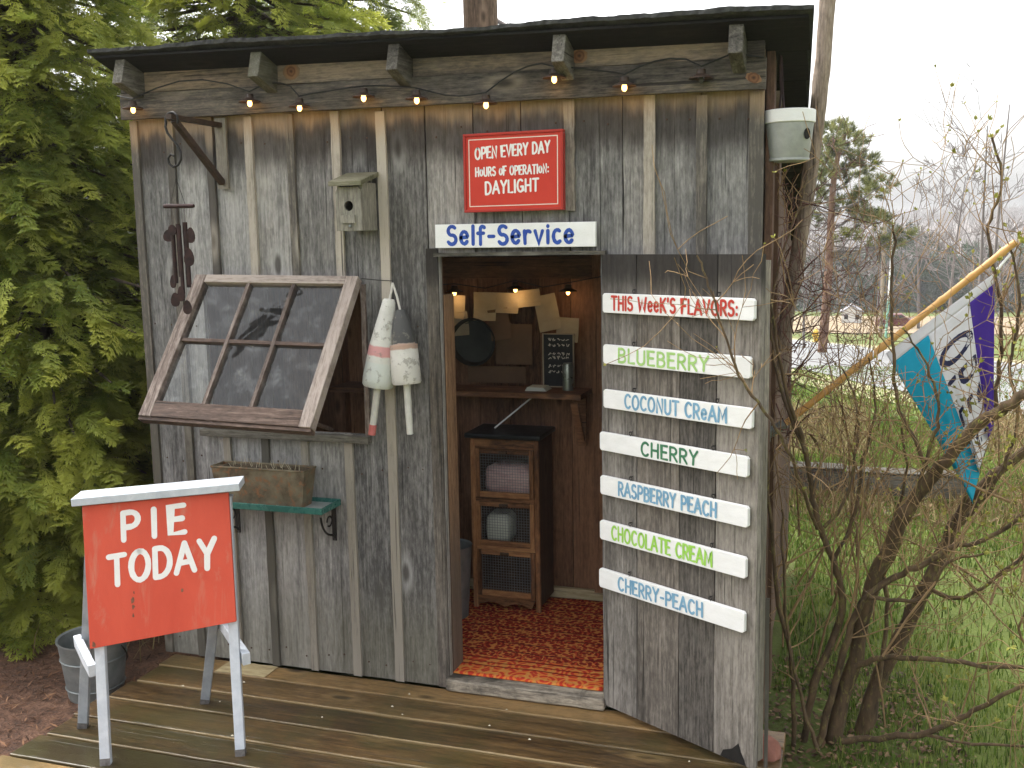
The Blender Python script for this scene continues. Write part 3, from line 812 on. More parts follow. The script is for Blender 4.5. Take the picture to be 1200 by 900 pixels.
# ------------------------------------------------------------------ hand-painted stroke lettering
def arc(cx, cy, rx, ry, a0, a1, n=9):
    return [(cx + rx * math.cos(math.radians(a0 + (a1 - a0) * i / n)), cy + ry * math.sin(math.radians(a0 + (a1 - a0) * i / n))) for i in range(n + 1)]
FONT = {
 'A': (0.72, [[(0.02, 0), (0.36, 1)], [(0.36, 1), (0.70, 0)], [(0.14, 0.33), (0.58, 0.33)]]),
 'B': (0.60, [[(0.05, 0), (0.05, 1)], [(0.05, 1)] + arc(0.28, 0.76, 0.22, 0.24, 90, -90) + [(0.05, 0.52)], [(0.05, 0.52)] + arc(0.30, 0.26, 0.26, 0.26, 90, -90) + [(0.05, 0)]]),
 'C': (0.64, [arc(0.36, 0.5, 0.32, 0.5, 48, 312, 14)]),
 'D': (0.64, [[(0.05, 0), (0.05, 1)], [(0.05, 1)] + arc(0.22, 0.5, 0.38, 0.5, 90, -90, 12) + [(0.05, 0)]]),
 'E': (0.54, [[(0.5, 1), (0.05, 1), (0.05, 0), (0.52, 0)], [(0.05, 0.52), (0.44, 0.52)]]),
 'F': (0.52, [[(0.5, 1), (0.05, 1), (0.05, 0)], [(0.05, 0.52), (0.42, 0.52)]]),
 'G': (0.68, [arc(0.36, 0.5, 0.32, 0.5, 50, 300, 13) + [(0.62, 0.1), (0.62, 0.42)], [(0.4, 0.42), (0.64, 0.42)]]),
 'H': (0.64, [[(0.06, 0), (0.06, 1)], [(0.58, 0), (0.58, 1)], [(0.06, 0.5), (0.58, 0.5)]]),
 'I': (0.14, [[(0.07, 0), (0.07, 1)]]),
 'K': (0.6, [[(0.05, 0), (0.05, 1)], [(0.55, 1), (0.05, 0.45)], [(0.2, 0.6), (0.58, 0)]]),
 'L': (0.5, [[(0.05, 1), (0.05, 0), (0.48, 0)]]),
 'M': (0.8, [[(0.04, 0), (0.1, 1), (0.4, 0.25), (0.7, 1), (0.76, 0)]]),
 'N': (0.66, [[(0.06, 0), (0.06, 1), (0.6, 0), (0.6, 1)]]),
 'O': (0.72, [arc(0.36, 0.5, 0.32, 0.5, 90, 450, 20)]),
 'P': (0.58, [[(0.05, 0), (0.05, 1)], [(0.05, 1)] + arc(0.28, 0.73, 0.26, 0.27, 90, -90) + [(0.05, 0.46)]]),
 'R': (0.60, [[(0.05, 0), (0.05, 1)], [(0.05, 1)] + arc(0.28, 0.74, 0.25, 0.26, 90, -90) + [(0.05, 0.48)], [(0.26, 0.48), (0.57, 0)]]),
 'S': (0.56, [arc(0.29, 0.75, 0.23, 0.25, 40, 250, 9) + arc(0.27, 0.26, 0.25, 0.26, 75, -150, 10)]),
 'T': (0.62, [[(0.02, 1), (0.60, 1)], [(0.31, 1), (0.31, 0)]]),
 'U': (0.64, [[(0.06, 1), (0.06, 0.3)] + arc(0.32, 0.28, 0.26, 0.28, 180, 360, 10) + [(0.58, 1)]]),
 'V': (0.64, [[(0.03, 1), (0.32, 0), (0.61, 1)]]),
 'W': (0.92, [[(0.03, 1), (0.24, 0), (0.46, 0.8), (0.68, 0), (0.89, 1)]]),
 'Y': (0.62, [[(0.03, 1), (0.31, 0.5)], [(0.6, 1), (0.31, 0.5), (0.29, 0)]]),
 'e': (0.52, [[(0.06, 0.36), (0.46, 0.40)] + arc(0.26, 0.36, 0.21, 0.34, 12, 320, 13)]),
 'c': (0.46, [arc(0.27, 0.35, 0.22, 0.35, 55, 310, 12)]),
 'l': (0.14, [[(0.07, 1), (0.07, 0)]]),
 'f': (0.42, [arc(0.30, 0.82, 0.13, 0.18, 40, 180, 6) + [(0.17, 0)], [(0.02, 0.62), (0.36, 0.62)]]),
 'r': (0.42, [[(0.06, 0.68), (0.08, 0)], [(0.08, 0.4)] + arc(0.27, 0.44, 0.18, 0.24, 170, 50, 6)]),
 'v': (0.5, [[(0.04, 0.68), (0.25, 0), (0.46, 0.68)]]),
 'i': (0.14, [[(0.07, 0.66), (0.07, 0)], [(0.07, 0.90), (0.07, 0.93)]]),
 ':': (0.16, [[(0.08, 0.12), (0.08, 0.15)], [(0.08, 0.6), (0.08, 0.63)]]),
 '-': (0.4, [[(0.05, 0.42), (0.35, 0.42)]]),
 "'": (0.12, [[(0.07, 1.02), (0.05, 0.8)]]),
 ' ': (0.3, []),
}
def ribbon(mb, pts, w, place, level):
    """flat brush stroke with rounded ends; place(u,v,level)->point"""
    n = len(pts); P = [Vector((a, b)) for a, b in pts]
    L = []; Rr = []
    for i in range(n):
        a = P[max(0, i - 1)]; b = P[min(n - 1, i + 1)]
        d = (b - a); d = d.normalized() if d.length > 1e-9 else Vector((1, 0))
        nn = Vector((-d.y, d.x)); ww = w / 2 * random.uniform(0.92, 1.08)
        if 0 < i < n - 1:                     # mitre
            d1 = (P[i] - P[i - 1]).normalized(); c = max(0.55, abs(d1.dot(d))); ww /= c
        L.append(P[i] + nn * ww); Rr.append(P[i] - nn * ww)
    def cap(c, frm, dirn):
        out = []
        for k in range(1, 5):
            ang = math.pi * k / 5
            v = frm - c
            ca, sa = math.cos(ang * dirn), math.sin(ang * dirn)
            out.append(c + Vector((v.x * ca - v.y * sa, v.x * sa + v.y * ca)))
        return out
    ring_end = cap(P[-1], L[-1], -1); ring_start = cap(P[0], Rr[0], -1)
    vs_ = [place(p.x, p.y, level) for p in L] + [place(p.x, p.y, level) for p in Rr]
    fs_ = [(i, n + i, n + i + 1, i + 1) for i in range(n - 1)]
    m0 = len(vs_); vs_ += [place(p.x, p.y, level) for p in ring_end]
    fs_.append(tuple([n - 1] + [2 * n - 1] + [m0 + k for k in reversed(range(4))]))
    m1 = len(vs_); vs_ += [place(p.x, p.y, level) for p in ring_start]
    fs_.append(tuple([n] + [0] + [m1 + k for k in reversed(range(4))]))
    mb.add(vs_, fs_, random.random())
def letters(mb, text, u0, u1, v0, h, sw, place, gap=0.16, small=(), slope=0.0, wob=0.02):
    wid = [FONT[c][0] * (0.75 if i in small else 1.0) for i, c in enumerate(text)]
    tot = sum(wid) + gap * (len(text) - 1)
    sx = (u1 - u0) / tot
    x = 0.0; lev = 0
    for i, c in enumerate(text):
        k = 0.72 if i in small else 1.0
        dy = random.uniform(-wob, wob); sh = random.uniform(-wob, wob)
        for st in FONT[c][1]:
            pts = []
            for (a, b) in st:
                uu = u0 + (x + a * wid[i] / FONT[c][0]) * sx + sh * b * h * 0.6
                b2 = b * k + (1 - k) * (0.25 if i in small else 0)
                pts.append((uu, v0 + (b2 + dy) * h + slope * (uu - u0)))
            ribbon(mb, pts, sw, place, lev); lev += 1
        x += wid[i] + gap
def placer(O, U, V, N, base=0.0008):
    O, U, V, N = Vector(O), Vector(U), Vector(V), Vector(N)
    return lambda u, v, lev: O + U * u + V * v + N * (base + lev * 0.00003)

# flavour boards hung on the door
grp = 'flavour boards hung in a column on the open door'
boards = [  # u0,u1,z0,z1, text, (tu0,tu1), text z, h, mat, label, small letters
 (0.021, 0.588, 1.345, 1.406, "THIS WEEK'S FLAVORS:", (0.056, 0.538), 1.356, 0.041, 'let_red', 'white board lettered in red at the top of the column on the open door', (6, 7), 'e'),
 (0.022, 0.579, 1.183, 1.244, 'BLUEBERRY', (0.083, 0.440), 1.192, 0.042, 'let_green', 'white board lettered BLUEBERRY in pale green on the open door', (), ''),
 (0.022, 0.586, 1.0405, 1.100, 'COCONUT CREAM', (0.110, 0.505), 1.050, 0.042, 'let_slate', 'white board lettered COCONUT CREAM in grey blue on the open door', (10,), 'e'),
 (0.005, 0.574, 0.900, 0.960, 'CHERRY', (0.177, 0.403), 0.909, 0.041, 'let_dkgreen', 'white board lettered CHERRY in dark green on the open door', (), ''),
 (0.006, 0.577, 0.754, 0.816, 'RASPBERRY PEACH', (0.082, 0.473), 0.765, 0.042, 'let_slate', 'white board lettered RASPBERRY PEACH in blue on the open door', (), ''),
 (0.003, 0.572, 0.602, 0.666, 'CHOCOLATE CREAM', (0.052, 0.459), 0.613, 0.044, 'let_lime', 'white board lettered CHOCOLATE CREAM in lime green on the open door', (), ''),
 (-0.002, 0.570, 0.438, 0.502, 'CHERRY-PEACH', (0.080, 0.427), 0.449, 0.042, 'let_slate', 'white board lettered CHERRY-PEACH in pale blue, lowest on the open door', (), ''),
]
for (a, b, z0, z1, txt, tu, tzz, th, lm, lab, small, _e) in boards:
    if _e: txt = ''.join('e' if i in small else ch for i, ch in enumerate(txt))
    loc = DO + DU * ((a + b) / 2) + DN * 0.008; loc.z = z0
    t = thing('flavor_board', lab, 'sign', loc, grp)
    m = MB()
    r_ = 0.006
    poly = [(a + r_, z0), (b - r_, z0), (b, z0 + r_), (b, z1 - r_), (b - r_, z1), (a + r_, z1), (a, z1 - r_), (a, z0 + r_)]
    m.prism(poly, DO + DN * 0.004, DU, (0, 0, 1), DN, 0.013, random.random())
    obj('board', m, M['paint_white'], t, bevel=0.0015)
    m = MB()
    letters(m, txt, tu[0] + 0.004, tu[1] - 0.004, tzz, th, 0.0078, placer(DO + DN * 0.017, DU, (0, 0, 1), DN), gap=0.17, small=())
    obj('lettering', m, M[lm], t)
    for fu in (0.22, 0.78):
        m = MB(); u = a + (b - a) * fu
        c = DO + DU * u + DN * 0.010
        ring = [(c + DU * (0.005 * math.cos(q)) + Vector((0, 0, z1 + 0.009 + 0.006 * math.sin(q)))) for q in np.linspace(0, 2 * math.pi, 11)]
        m.tube(ring, 0.0012, 5, .5); c2 = c.copy(); m.tube([c + Vector((0, 0, z1 - 0.004)), c + Vector((0, 0, z1 + 0.004))], 0.0012, 5, .5)
        c3 = DO + DU * u; m.tube([c3 + Vector((0, 0, z1 + 0.013)), c3 + DN * 0.012 + Vector((0, 0, z1 + 0.012))], 0.0013, 5, .5)
        obj('screw_eye', m, M['black'], t)

# red opening-hours sign above the doorway
t = thing('opening_sign', 'red framed sign with white lettering OPEN EVERY DAY, on the wall above the doorway', 'sign', (-0.13, -0.03, 1.66))
sO = Vector((-0.283, -0.030, 1.668)); sU = Vector((1, 0, 0.004)).normalized(); sV = Vector((0.006, 0, 1)).normalized(); sN = Vector((0, -1, 0))
sw_, sh_ = 0.334, 0.249
m = MB(); m.prism([(0.008, 0.008), (sw_ - 0.008, 0.008), (sw_ - 0.008, sh_ - 0.008), (0.008, sh_ - 0.008)], sO - sN * 0.008, sU, sV, sN, 0.022, .5); obj('board', m, M['sign_red'], t)
for (a, b, c, d) in ((0, sw_, 0, 0.008), (0, sw_, sh_ - 0.008, sh_), (0, 0.008, 0.0081, sh_ - 0.0081), (sw_ - 0.008, sw_, 0.0081, sh_ - 0.0081)):
    m = MB(); m.prism([(a, c), (b, c), (b, d), (a, d)], sO - sN * 0.010, sU, sV, sN, 0.029, .5); obj('frame', m, M['sign_red_edge'], t, bevel=0.0015)
pl = placer(sO + sN * 0.014, sU, sV, sN, 0.0006)
m = MB(); q = 0.019; lw = 0.0028
for i, pp in enumerate(([(q, q), (sw_ - q, q)], [(sw_ - q, q), (sw_ - q, sh_ - q)], [(sw_ - q, sh_ - q), (q, sh_ - q)], [(q, sh_ - q), (q, q)])): ribbon(m, pp, lw, pl, i)
obj('border_line', m, M['let_cream'], t)
m = MB(); letters(m, 'OPEN EVERY DAY', 0.040, 0.290, 0.169, 0.034, 0.0062, pl, 0.17, slope=0.045); obj('lettering', m, M['let_white'], t)
m = MB(); letters(m, 'HOURS OF OPERATION:', 0.040, 0.286, 0.114, 0.027, 0.0050, pl, 0.2, small=(1, 6, 17 - 1), slope=0.01); obj('lettering', m, M['let_white'], t)
m = MB(); letters(m, 'DAYLIGHT', 0.073, 0.252, 0.057, 0.038, 0.0066, pl, 0.17, slope=0.03); obj('lettering', m, M['let_white'], t)

t = thing('service_sign', 'white board lettered Self-Service in blue, fixed just over the doorway', 'sign', (-0.12, -0.03, 1.556))
m = MB(); m.prism([(0, 0), (0.545, -0.003), (0.546, 0.075), (0.001, 0.077)], (-0.394, -0.016, 1.555), (1, 0, 0), (0, 0, 1), (0, -1, 0), 0.018, .4); obj('board', m, M['paint_white'], t, bevel=0.0015)
pl = placer((-0.394, -0.034, 1.555), (1, 0, 0), (0, 0, 1), (0, -1, 0), 0.0006)
m = MB(); letters(m, 'Self-Service', 0.044, 0.474, 0.011, 0.058, 0.0118, pl, 0.2); obj('lettering', m, M['let_blue'], t)
for u in (0.12, 0.40):
    m = MB(); ring = [(-0.394 + u + 0.006 * math.cos(q), -0.022, 1.641 + 0.006 * math.sin(q)) for q in np.linspace(0, 2 * math.pi, 11)]
    m.tube(ring, 0.0012, 5, .5); obj('screw_eye', m, M['galv'], t)

# ------------------------------------------------------------------ deck
DK = thing('deck', 'low deck of wet mossy brown planks in front of the shed', 'deck', (-0.4, -0.9, -0.1))
ys_d = [0.0, 0.116 - 0.0] + [0.116 + 0.143 * k for k in range(1, 15)]
lefts = [-1.545 - 0.006 * k + random.uniform(-0.012, 0.012) for k in range(20)]
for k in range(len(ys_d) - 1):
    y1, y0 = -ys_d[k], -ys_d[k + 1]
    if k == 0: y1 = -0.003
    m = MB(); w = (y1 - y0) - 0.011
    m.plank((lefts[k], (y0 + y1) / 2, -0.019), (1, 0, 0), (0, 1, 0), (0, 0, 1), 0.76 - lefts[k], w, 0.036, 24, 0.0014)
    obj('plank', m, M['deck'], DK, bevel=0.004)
m = MB(); m.plank((-1.30, -0.058, 0.0008), (1, 0, 0), (0, 1, 0), (0, 0, 1), 0.21, 0.098, 0.0016, 6, 0.003); obj('bare_patch', m, M['freshwood'], DK)
for y in (-0.12, -0.9, -1.7):
    m = MB(); m.box(-1.50, 0.74, y - 0.02, y + 0.02, -0.11, -0.0385); obj('joist', m, M['deckedge'], DK)
m = MB(); m.box(-1.50, -1.47, -2.05, -0.14, -0.12, -0.039); obj('side_joist', m, M['cabdark'], DK)
# fallen petals / specks on the planks
for i in range(26):
    x = random.uniform(-1.4, 0.5); y = random.uniform(-1.5, -0.05)
    m = MB(); s = random.uniform(0.003, 0.007)
    m.add([(x - s, y, 0.002), (x, y - s * .7, 0.003), (x + s, y, 0.002), (x, y + s * .6, 0.005)], [(0, 1, 2, 3)])
    if i == 0: PET = m
    else: PET.add(m.v, [(0, 1, 2, 3)], random.random())
M['deadleaf'] = mottle('brown_leaf', (0.07, 0.04, 0.02), (0.2, 0.12, 0.06), 40, 0.8)
M['debris'] = mottle('pale_bits', (0.4, 0.36, 0.25), (0.65, 0.6, 0.48), 60, 0.8)
tag(obj('fallen_bits', PET, M['debris']), 'tiny pale bits scattered over the wet deck', 'debris', kind='stuff')

# ------------------------------------------------------------------ inside
def rug_mat():
    t = NT('oriental_rug')
    tc = t.n.new('ShaderNodeTexCoord'); sp_ = t.n.new('ShaderNodeSeparateXYZ'); t.k(tc.outputs['Object'], sp_.inputs[0])
    x, y = sp_.outputs[0], sp_.outputs[1]
    def vor(sc, rnd=0.35):
        v = t.new('ShaderNodeTexVoronoi', Scale=sc, Randomness=rnd); t.k(tc.outputs['Object'], v.inputs['Vector']); return v.outputs['Distance']
    v1 = vor(11, 0.2); v2 = vor(60, 0.9); v3 = vor(28, 0.5)
    ring = t.math('SINE', t.math('MULTIPLY', v1, 30.0))
    motif = t.smooth(t.math('ADD', ring, t.math('MULTIPLY', v3, -1.2)), -0.5, 0.7)
    field = t.mix(motif, (0.24, 0.02, 0.014), (0.58, 0.08, 0.03))
    field = t.mix(t.math('MULTIPLY', t.smooth(v2, 0.5, 0.66), 0.9), field, (0.72, 0.28, 0.07))
    border = t.mix(t.smooth(ring, -0.2, 0.7), (0.55, 0.05, 0.025), (0.75, 0.2, 0.045))
    border = t.mix(t.math('MULTIPLY', t.smooth(v3, 0.42, 0.6), 0.85), border, (0.68, 0.32, 0.08))
    c = t.mix(t.smooth(y, 0.165, 0.172), border, field)
    for a, w in ((0.085, 0.006), (0.115, 0.005), (0.150, 0.007)):     # border lines
        d = t.math('ABSOLUTE', t.math('SUBTRACT', y, a))
        c = t.mix(t.math('MULTIPLY', t.smooth(d, w * 0.6, w, 1, 0), 0.85), c, (0.16, 0.012, 0.012))
    d = t.math('FRACT', t.math('MULTIPLY', y, 13.0))
    c = t.mix(t.math('MULTIPLY', t.smooth(d, 0.8, 0.9), t.math('MULTIPLY', t.smooth(y, 0.18, 0.2), 0.6)), c, (0.09, 0.012, 0.014))
    nn = t.noise(tc.outputs['Object'], 300, 3); c = t.mix(0.35, c, t.mix(nn, (0.2, 0.2, 0.2), (1, 1, 1)), 'MULTIPLY')
    t.col(c); t.rough(0.95); t.b.inputs['Specular IOR Level'].default_value = 0.1; t.bump(nn, 0.6, 0.003)
    return t.m
rx = np.linspace(0, 0.95, 56); ry = np.linspace(0, 0.83, 50)
X, Y = np.meshgrid(rx, ry); Z = 0.006 + 0.0015 * np.sin(X * 21) * np.sin(Y * 17)
n_ = len(rx); V = np.stack([X.ravel(), Y.ravel(), Z.ravel()], 1); Vb = V.copy(); Vb[:, 2] = 0.0008
i = np.arange(n_ - 1)[None, :] + n_ * np.arange(len(ry) - 1)[:, None]
F = np.stack([i, i + 1, i + n_ + 1, i + n_], -1).reshape(-1, 4)
nb_ = len(V); edge = []
for k in range(n_ - 1):
    edge.append((k + 1, k, nb_ + k, nb_ + k + 1)); a = (len(ry) - 1) * n_ + k; edge.append((a, a + 1, nb_ + a + 1, nb_ + a))
for k in range(len(ry) - 1):
    a = k * n_; edge.append((a, a + n_, nb_ + a + n_, nb_ + a)); a += n_ - 1; edge.append((a + n_, a, nb_ + a, nb_ + a + n_))
rug = np_obj('rug', np.vstack([V, Vb]), np.vstack([F, np.array(edge)]), rug_mat(), smooth=False)
rug.location = (-0.80, 0.027, 0.0435)
tag(rug, 'red and orange patterned oriental rug on the shed floor', 'rug')

# pie cabinet
CB = thing('pie_cabinet', 'narrow brown pie cabinet with three wire mesh doors on the rug', 'cabinet', (-0.39, 0.76, 0.05))
cx0, cx1, cy0, cy1 = -0.548, -0.258, 0.655, 0.862
zf = 0.0515
m = MB()
m.box(cx0, cx0 + 0.014, cy0 + 0.016, cy1, zf + 0.02, 0.775, .4); m.box(cx1 - 0.014, cx1, cy0 + 0.016, cy1, zf + 0.02, 0.775, .5)
for z in (0.105, 0.308, 0.513, 0.760): m.box(cx0 + 0.0145, cx1 - 0.0145, cy0 + 0.03, cy1 - 0.012, z, z + 0.012, .6)
m.box(cx0 + 0.0145, cx1 - 0.0145, cy1 - 0.010, cy1 - 0.001, zf + 0.03, 0.773, .3)
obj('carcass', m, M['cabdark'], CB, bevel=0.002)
m = MB()
for x in (cx0 - 0.002, cx1 - 0.018): m.box(x, x + 0.02, cy0, cy0 + 0.0155, zf, 0.776)
obj('stile', m, M['cabinet'], CB, bevel=0.002)
m = MB(); m.box(cx0 - 0.02, cx1 + 0.016, cy0 - 0.02, cy1 + 0.004, 0.777, 0.797, .4); obj('top', m, M['pan'], CB, bevel=0.005)
for (q0, q1) in ((0.735, 0.7765), (0.512, 0.528), (0.306, 0.322)):
    m = MB(); m.box(cx0 + 0.0185, cx1 - 0.0185, cy0 + 0.001, cy0 + 0.0145, q0, q1); obj('rail', m, M['cabinetx'], CB)
m = MB(); pts = [(0.0185, 0.0)]
W_ = cx1 - cx0
for k in range(0, 25):
    u = k / 24; pts.append((0.0185 + u * (W_ - 0.057), 0.012 + 0.016 * abs(math.sin(u * math.pi * 2)) ))
pts += [(W_ - 0.0185, 0.055), (0.0185, 0.055)]
pts = pts[1:]
m.prism(pts, (cx0, cy0 + 0.014, zf), (1, 0, 0), (0, 0, 1), (0, -1, 0), 0.013, .4); obj('scalloped_base', m, M['cabinetx'], CB)
for (z0, z1) in ((0.529, 0.733), (0.3225, 0.511), (0.108, 0.305)):
    m = MB(); x0, x1 = cx0 + 0.019, cx1 - 0.019; y = cy0 - 0.004
    m.box(x0, x0 + 0.019, y, y + 0.0145, z0, z1); m.box(x1 - 0.019, x1, y, y + 0.0145, z0, z1)
    d = obj('door', m, M['cabinet'], CB, bevel=0.002)
    for (q0, q1) in ((z0, z0 + 0.024), (z1 - 0.020, z1)):
        m = MB(); m.box(x0 + 0.0192, x1 - 0.0192, y + .0005, y + 0.014, q0, q1); obj('door_rail', m, M['cabinetx'], d, bevel=0.002)
    m = MB(); g = 0.0115; x = x0 + 0.021
    while x < x1 - 0.020:
        m.box(x - 0.0007, x + 0.0007, y + 0.0100, y + 0.0112, z0 + 0.024, z1 - 0.020, .5); x += g
    z = z0 + 0.030
    while z < z1 - 0.021:
        m.box(x0 + 0.019, x1 - 0.019, y + 0.0113, y + 0.0124, z - 0.0007, z + 0.0007, .5); z += g
    obj('wire_mesh', m, M['wire'], d)
    m = MB(); m.box((x0 + x1) / 2 - 0.022, (x0 + x1) / 2 + 0.014, y - 0.008, y - 0.0002, z1 - 0.017, z1 - 0.006, .4); obj('turn_latch', m, M['cabdark'], d)
# wrapped pie and carton inside the cabinet
m = MB(); 
def soft_block(mb, x0, x1, y0, y1, z0, z1, n=10, amp=0.004):
    cx, cy, cz = (x0 + x1) / 2, (y0 + y1) / 2, (z0 + z1) / 2; prof = []
    vs_ = []; fs_ = []; nl = 9
    for i in range(nl + 1):
        t_ = i / nl; zz = z0 + (z1 - z0) * t_; kk = (1 - abs(2 * t_ - 1) ** 5 * 0.3)
        for k in range(28):
            a = 2 * math.pi * k / 28; c_, s_ = math.cos(a), math.sin(a)
            e = 0.35; px = abs(c_) ** e * math.copysign(1, c_); py = abs(s_) ** e * math.copysign(1, s_)
            vs_.append((cx + px * (x1 - x0) / 2 * kk + random.uniform(-amp, amp), cy + py * (y1 - y0) / 2 * kk + random.uniform(-amp, amp), zz + random.uniform(-amp, amp) * 0.5))
    for i in range(nl):
        for k in range(28):
            a = i * 28 + k; b = i * 28 + (k + 1) % 28; fs_.append((a, b, b + 28, a + 28))
    fs_.append(tuple(reversed(range(28)))); fs_.append(tuple(range(nl * 28, nl * 28 + 28)))
    mb.add(vs_, fs_, .5)
soft_block(m, cx0 + 0.042, cx1 - 0.032, cy0 + 0.035, cy1 - 0.03, 0.5275, 0.655)
tag(obj('wrapped_pie', m, M['pink'], None, smooth=True, loc=(-0.4, 0.75, 0.527)), 'pie in crinkled pink wrapping behind the top mesh door of the cabinet', 'pie')
m = MB(); soft_block(m, cx0 + 0.042, cx0 + 0.15, cy0 + 0.035, cy1 - 0.05, 0.3215, 0.445, amp=0.0015)
tag(obj('carton', m, M['boxwhite'], None, smooth=True, loc=(-0.45, 0.74, 0.321)), 'small pale carton behind the middle mesh door of the cabinet', 'box')
m = MB(); m.tube([(-0.478, 0.76, 0.799), (-0.332, 0.845, 0.925)], 0.0035, 8, .5); tag(obj('white_rod', m, M['paint_white']), 'thin white rod slanting up from the cabinet top', 'rod')
# grey pail tucked left of the cabinet
PL = thing('grey_pail', 'grey metal pail tucked between the door jamb and the cabinet', 'pail', (-0.60, 0.60, 0.05))
m = MB(); m.lathe([(0.062, 0.0), (0.082, 0.30), (0.085, 0.305), (0.08, 0.30), (0.06, 0.01)], 24, Matrix.Translation((-0.60, 0.55, 0.0445)), .5, True, True); obj('body', m, M['galv'], PL, smooth=True)
# shelf
SH = thing('wall_shelf', 'brown wooden shelf across the rear wall of the shed', 'shelf', (-0.45, 0.87, 0.93))
m = MB(); m.plank((-1.2, 0.775, 0.952), (1, 0, 0), (0, 1, 0), (0, 0, 1), 1.115, 0.185, 0.022, 8, 0.001); obj('board', m, M['brownx'], SH, bevel=0.002)
for x in (-0.125, -0.95):
    m = MB(); m.plank((x, 0.860, 0.72), (0, 0, 1), (1, 0, 0), (0, -1, 0), 0.215, 0.035, 0.012, 4, 0.0005); m.plank((x, 0.845, 0.745), Vector((0, -.55, 0.83)).normalized(), (1, 0, 0), Vector((0, -.83, -.55)).normalized(), 0.21, 0.028, 0.018, 4, 0.0005); obj('bracket', m, M['brownx'], SH)
# round dark pan hanging on the rear wall
m = MB(); Mx = Matrix.Translation((-0.598, 0.862, 1.15)) @ Matrix.Rotation(math.pi / 2, 4, 'X')
m.lathe([(0.088, 0.0), (0.100, 0.022), (0.103, 0.022), (0.092, -0.004)], 40, Mx, .5, True, False); m.lathe([(0.0001, 0.0012), (0.086, 0.0012)], 40, Mx, .4, False, False)
tag(obj('round_pan', m, M['pan'], None, smooth=True, loc=(-0.598, 0.86, 1.05)), 'round dark metal pan hung on the rear wall above the shelf', 'pan')
# chalkboard
CH = thing('chalkboard', 'small framed chalkboard standing on the rear shelf', 'chalkboard', (-0.225, 0.86, 0.965))
m = MB(); m.box(-0.285, -0.160, 0.850, 0.858, 0.970, 1.186, .5); obj('board', m, M['chalk'], CH)
m = MB()
for a in ((-0.290, -0.2851, 0.966, 1.190), (-0.1599, -0.155, 0.966, 1.190)): m.box(a[0], a[1], 0.846, 0.860, a[2], a[3])
m.box(-0.285, -0.16, 0.8465, 0.8595, 1.1861, 1.190); m.box(-0.285, -0.16, 0.8465, 0.8595, 0.966, 0.9699)
obj('frame', m, M['paper'], CH)
m = MB(); pl = placer((-0.285, 0.850, 0.970), (1, 0, 0), (0, 0, 1), (0, -1, 0), 0.0006)
for r_, z in enumerate((0.195, 0.172, 0.135, 0.120, 0.085, 0.06)):
    u = 0.02
    while u < 0.105:
        st = [(u + 0.012 * k / 5, z + random.uniform(-0.007, 0.007)) for k in range(6)]
        ribbon(m, st, 0.0022, pl, r_); u += random.uniform(0.015, 0.022)
obj('chalk_scribble', m, M['let_cream'], CH)
m = MB(); m.lathe([(0.022, 0), (0.022, 0.105), (0.019, 0.112)], 24, Matrix.Translation((-0.166, 0.79, 0.9635)), .5); tag(obj('metal_can', m, M['steel'], None, smooth=True, loc=(-0.166, 0.79, 0.9635)), 'slim dull metal can on the shelf before the chalkboard', 'can')
m = MB()
for k in range(5): m.box(-0.335 + k * .002, -0.245 - k * .003, 0.74, 0.82, 0.9634 + k * 0.003, 0.9660 + k * 0.003, random.random(), None)
tag(obj('paper_stack', m, M['boxwhite']), 'short stack of pale papers on the shelf left of the can', 'papers')
# notes pinned to the rear wall
notes = [(-0.690, 1.300, .11, .10, .08, 'square cream note pinned behind the left inside bulb'), (-0.665, 1.225, .09, .10, -.1, 'cream note pinned half behind the round pan, left side'),
         (-0.545, 1.300, .10, .12, .02, 'upright cream note pinned above the round pan'), (-0.480, 1.225, .09, .13, -.15, 'tilted cream note pinned right of the round pan'),
         (-0.445, 1.315, .10, .085, .03, 'wide cream note pinned behind the middle inside bulb'), (-0.350, 1.335, .10, .07, -.1, 'small tan note pinned between the middle and right inside bulbs'),
         (-0.270, 1.275, .095, .15, -.2, 'tall cream note pinned slanting left of the right inside bulb'), (-0.185, 1.205, .095, .10, .05, 'square tan note pinned above the chalkboard')]
for (x, z, w, h, r, lab) in notes:
    m = MB(); Mx = Matrix.Translation((x, 0.863, z)) @ Matrix.Rotation(r, 4, 'Y')
    P = []
    for j in range(5):
        for i_ in range(5):
            u = i_ / 4 - .5; v = j / 4 - .5
            P.append(Mx @ Vector((u * w, -0.008 * (2 * abs(v)) ** 2 * (1 if v < 0 else .3) - 0.002, v * h)))
    m.add(P, [(j * 5 + i_, j * 5 + i_ + 1, j * 5 + i_ + 6, j * 5 + i_ + 5) for j in range(4) for i_ in range(4)], random.random())
    o = tag(obj('paper_note', m, M['paper'] if random.random() < .7 else M['card'], None, loc=(x, 0.863, z)), lab, 'note', 'notes pinned to the rear wall')
    sol = o.modifiers.new('thick', 'SOLIDIFY'); sol.thickness = 0.0008
for (x, z, w, h, lab) in ((-0.42, 1.14, .16, .17, 'brown card panel pinned in the middle of the rear wall'), (-0.50, 1.01, .26, .07, 'low brown card panel leaning above the shelf')):
    m = MB(); m.box(x - w / 2, x + w / 2, 0.8655, 0.8695, z - h / 2, z + h / 2); tag(obj('card_panel', m, M['card']), lab, 'card')

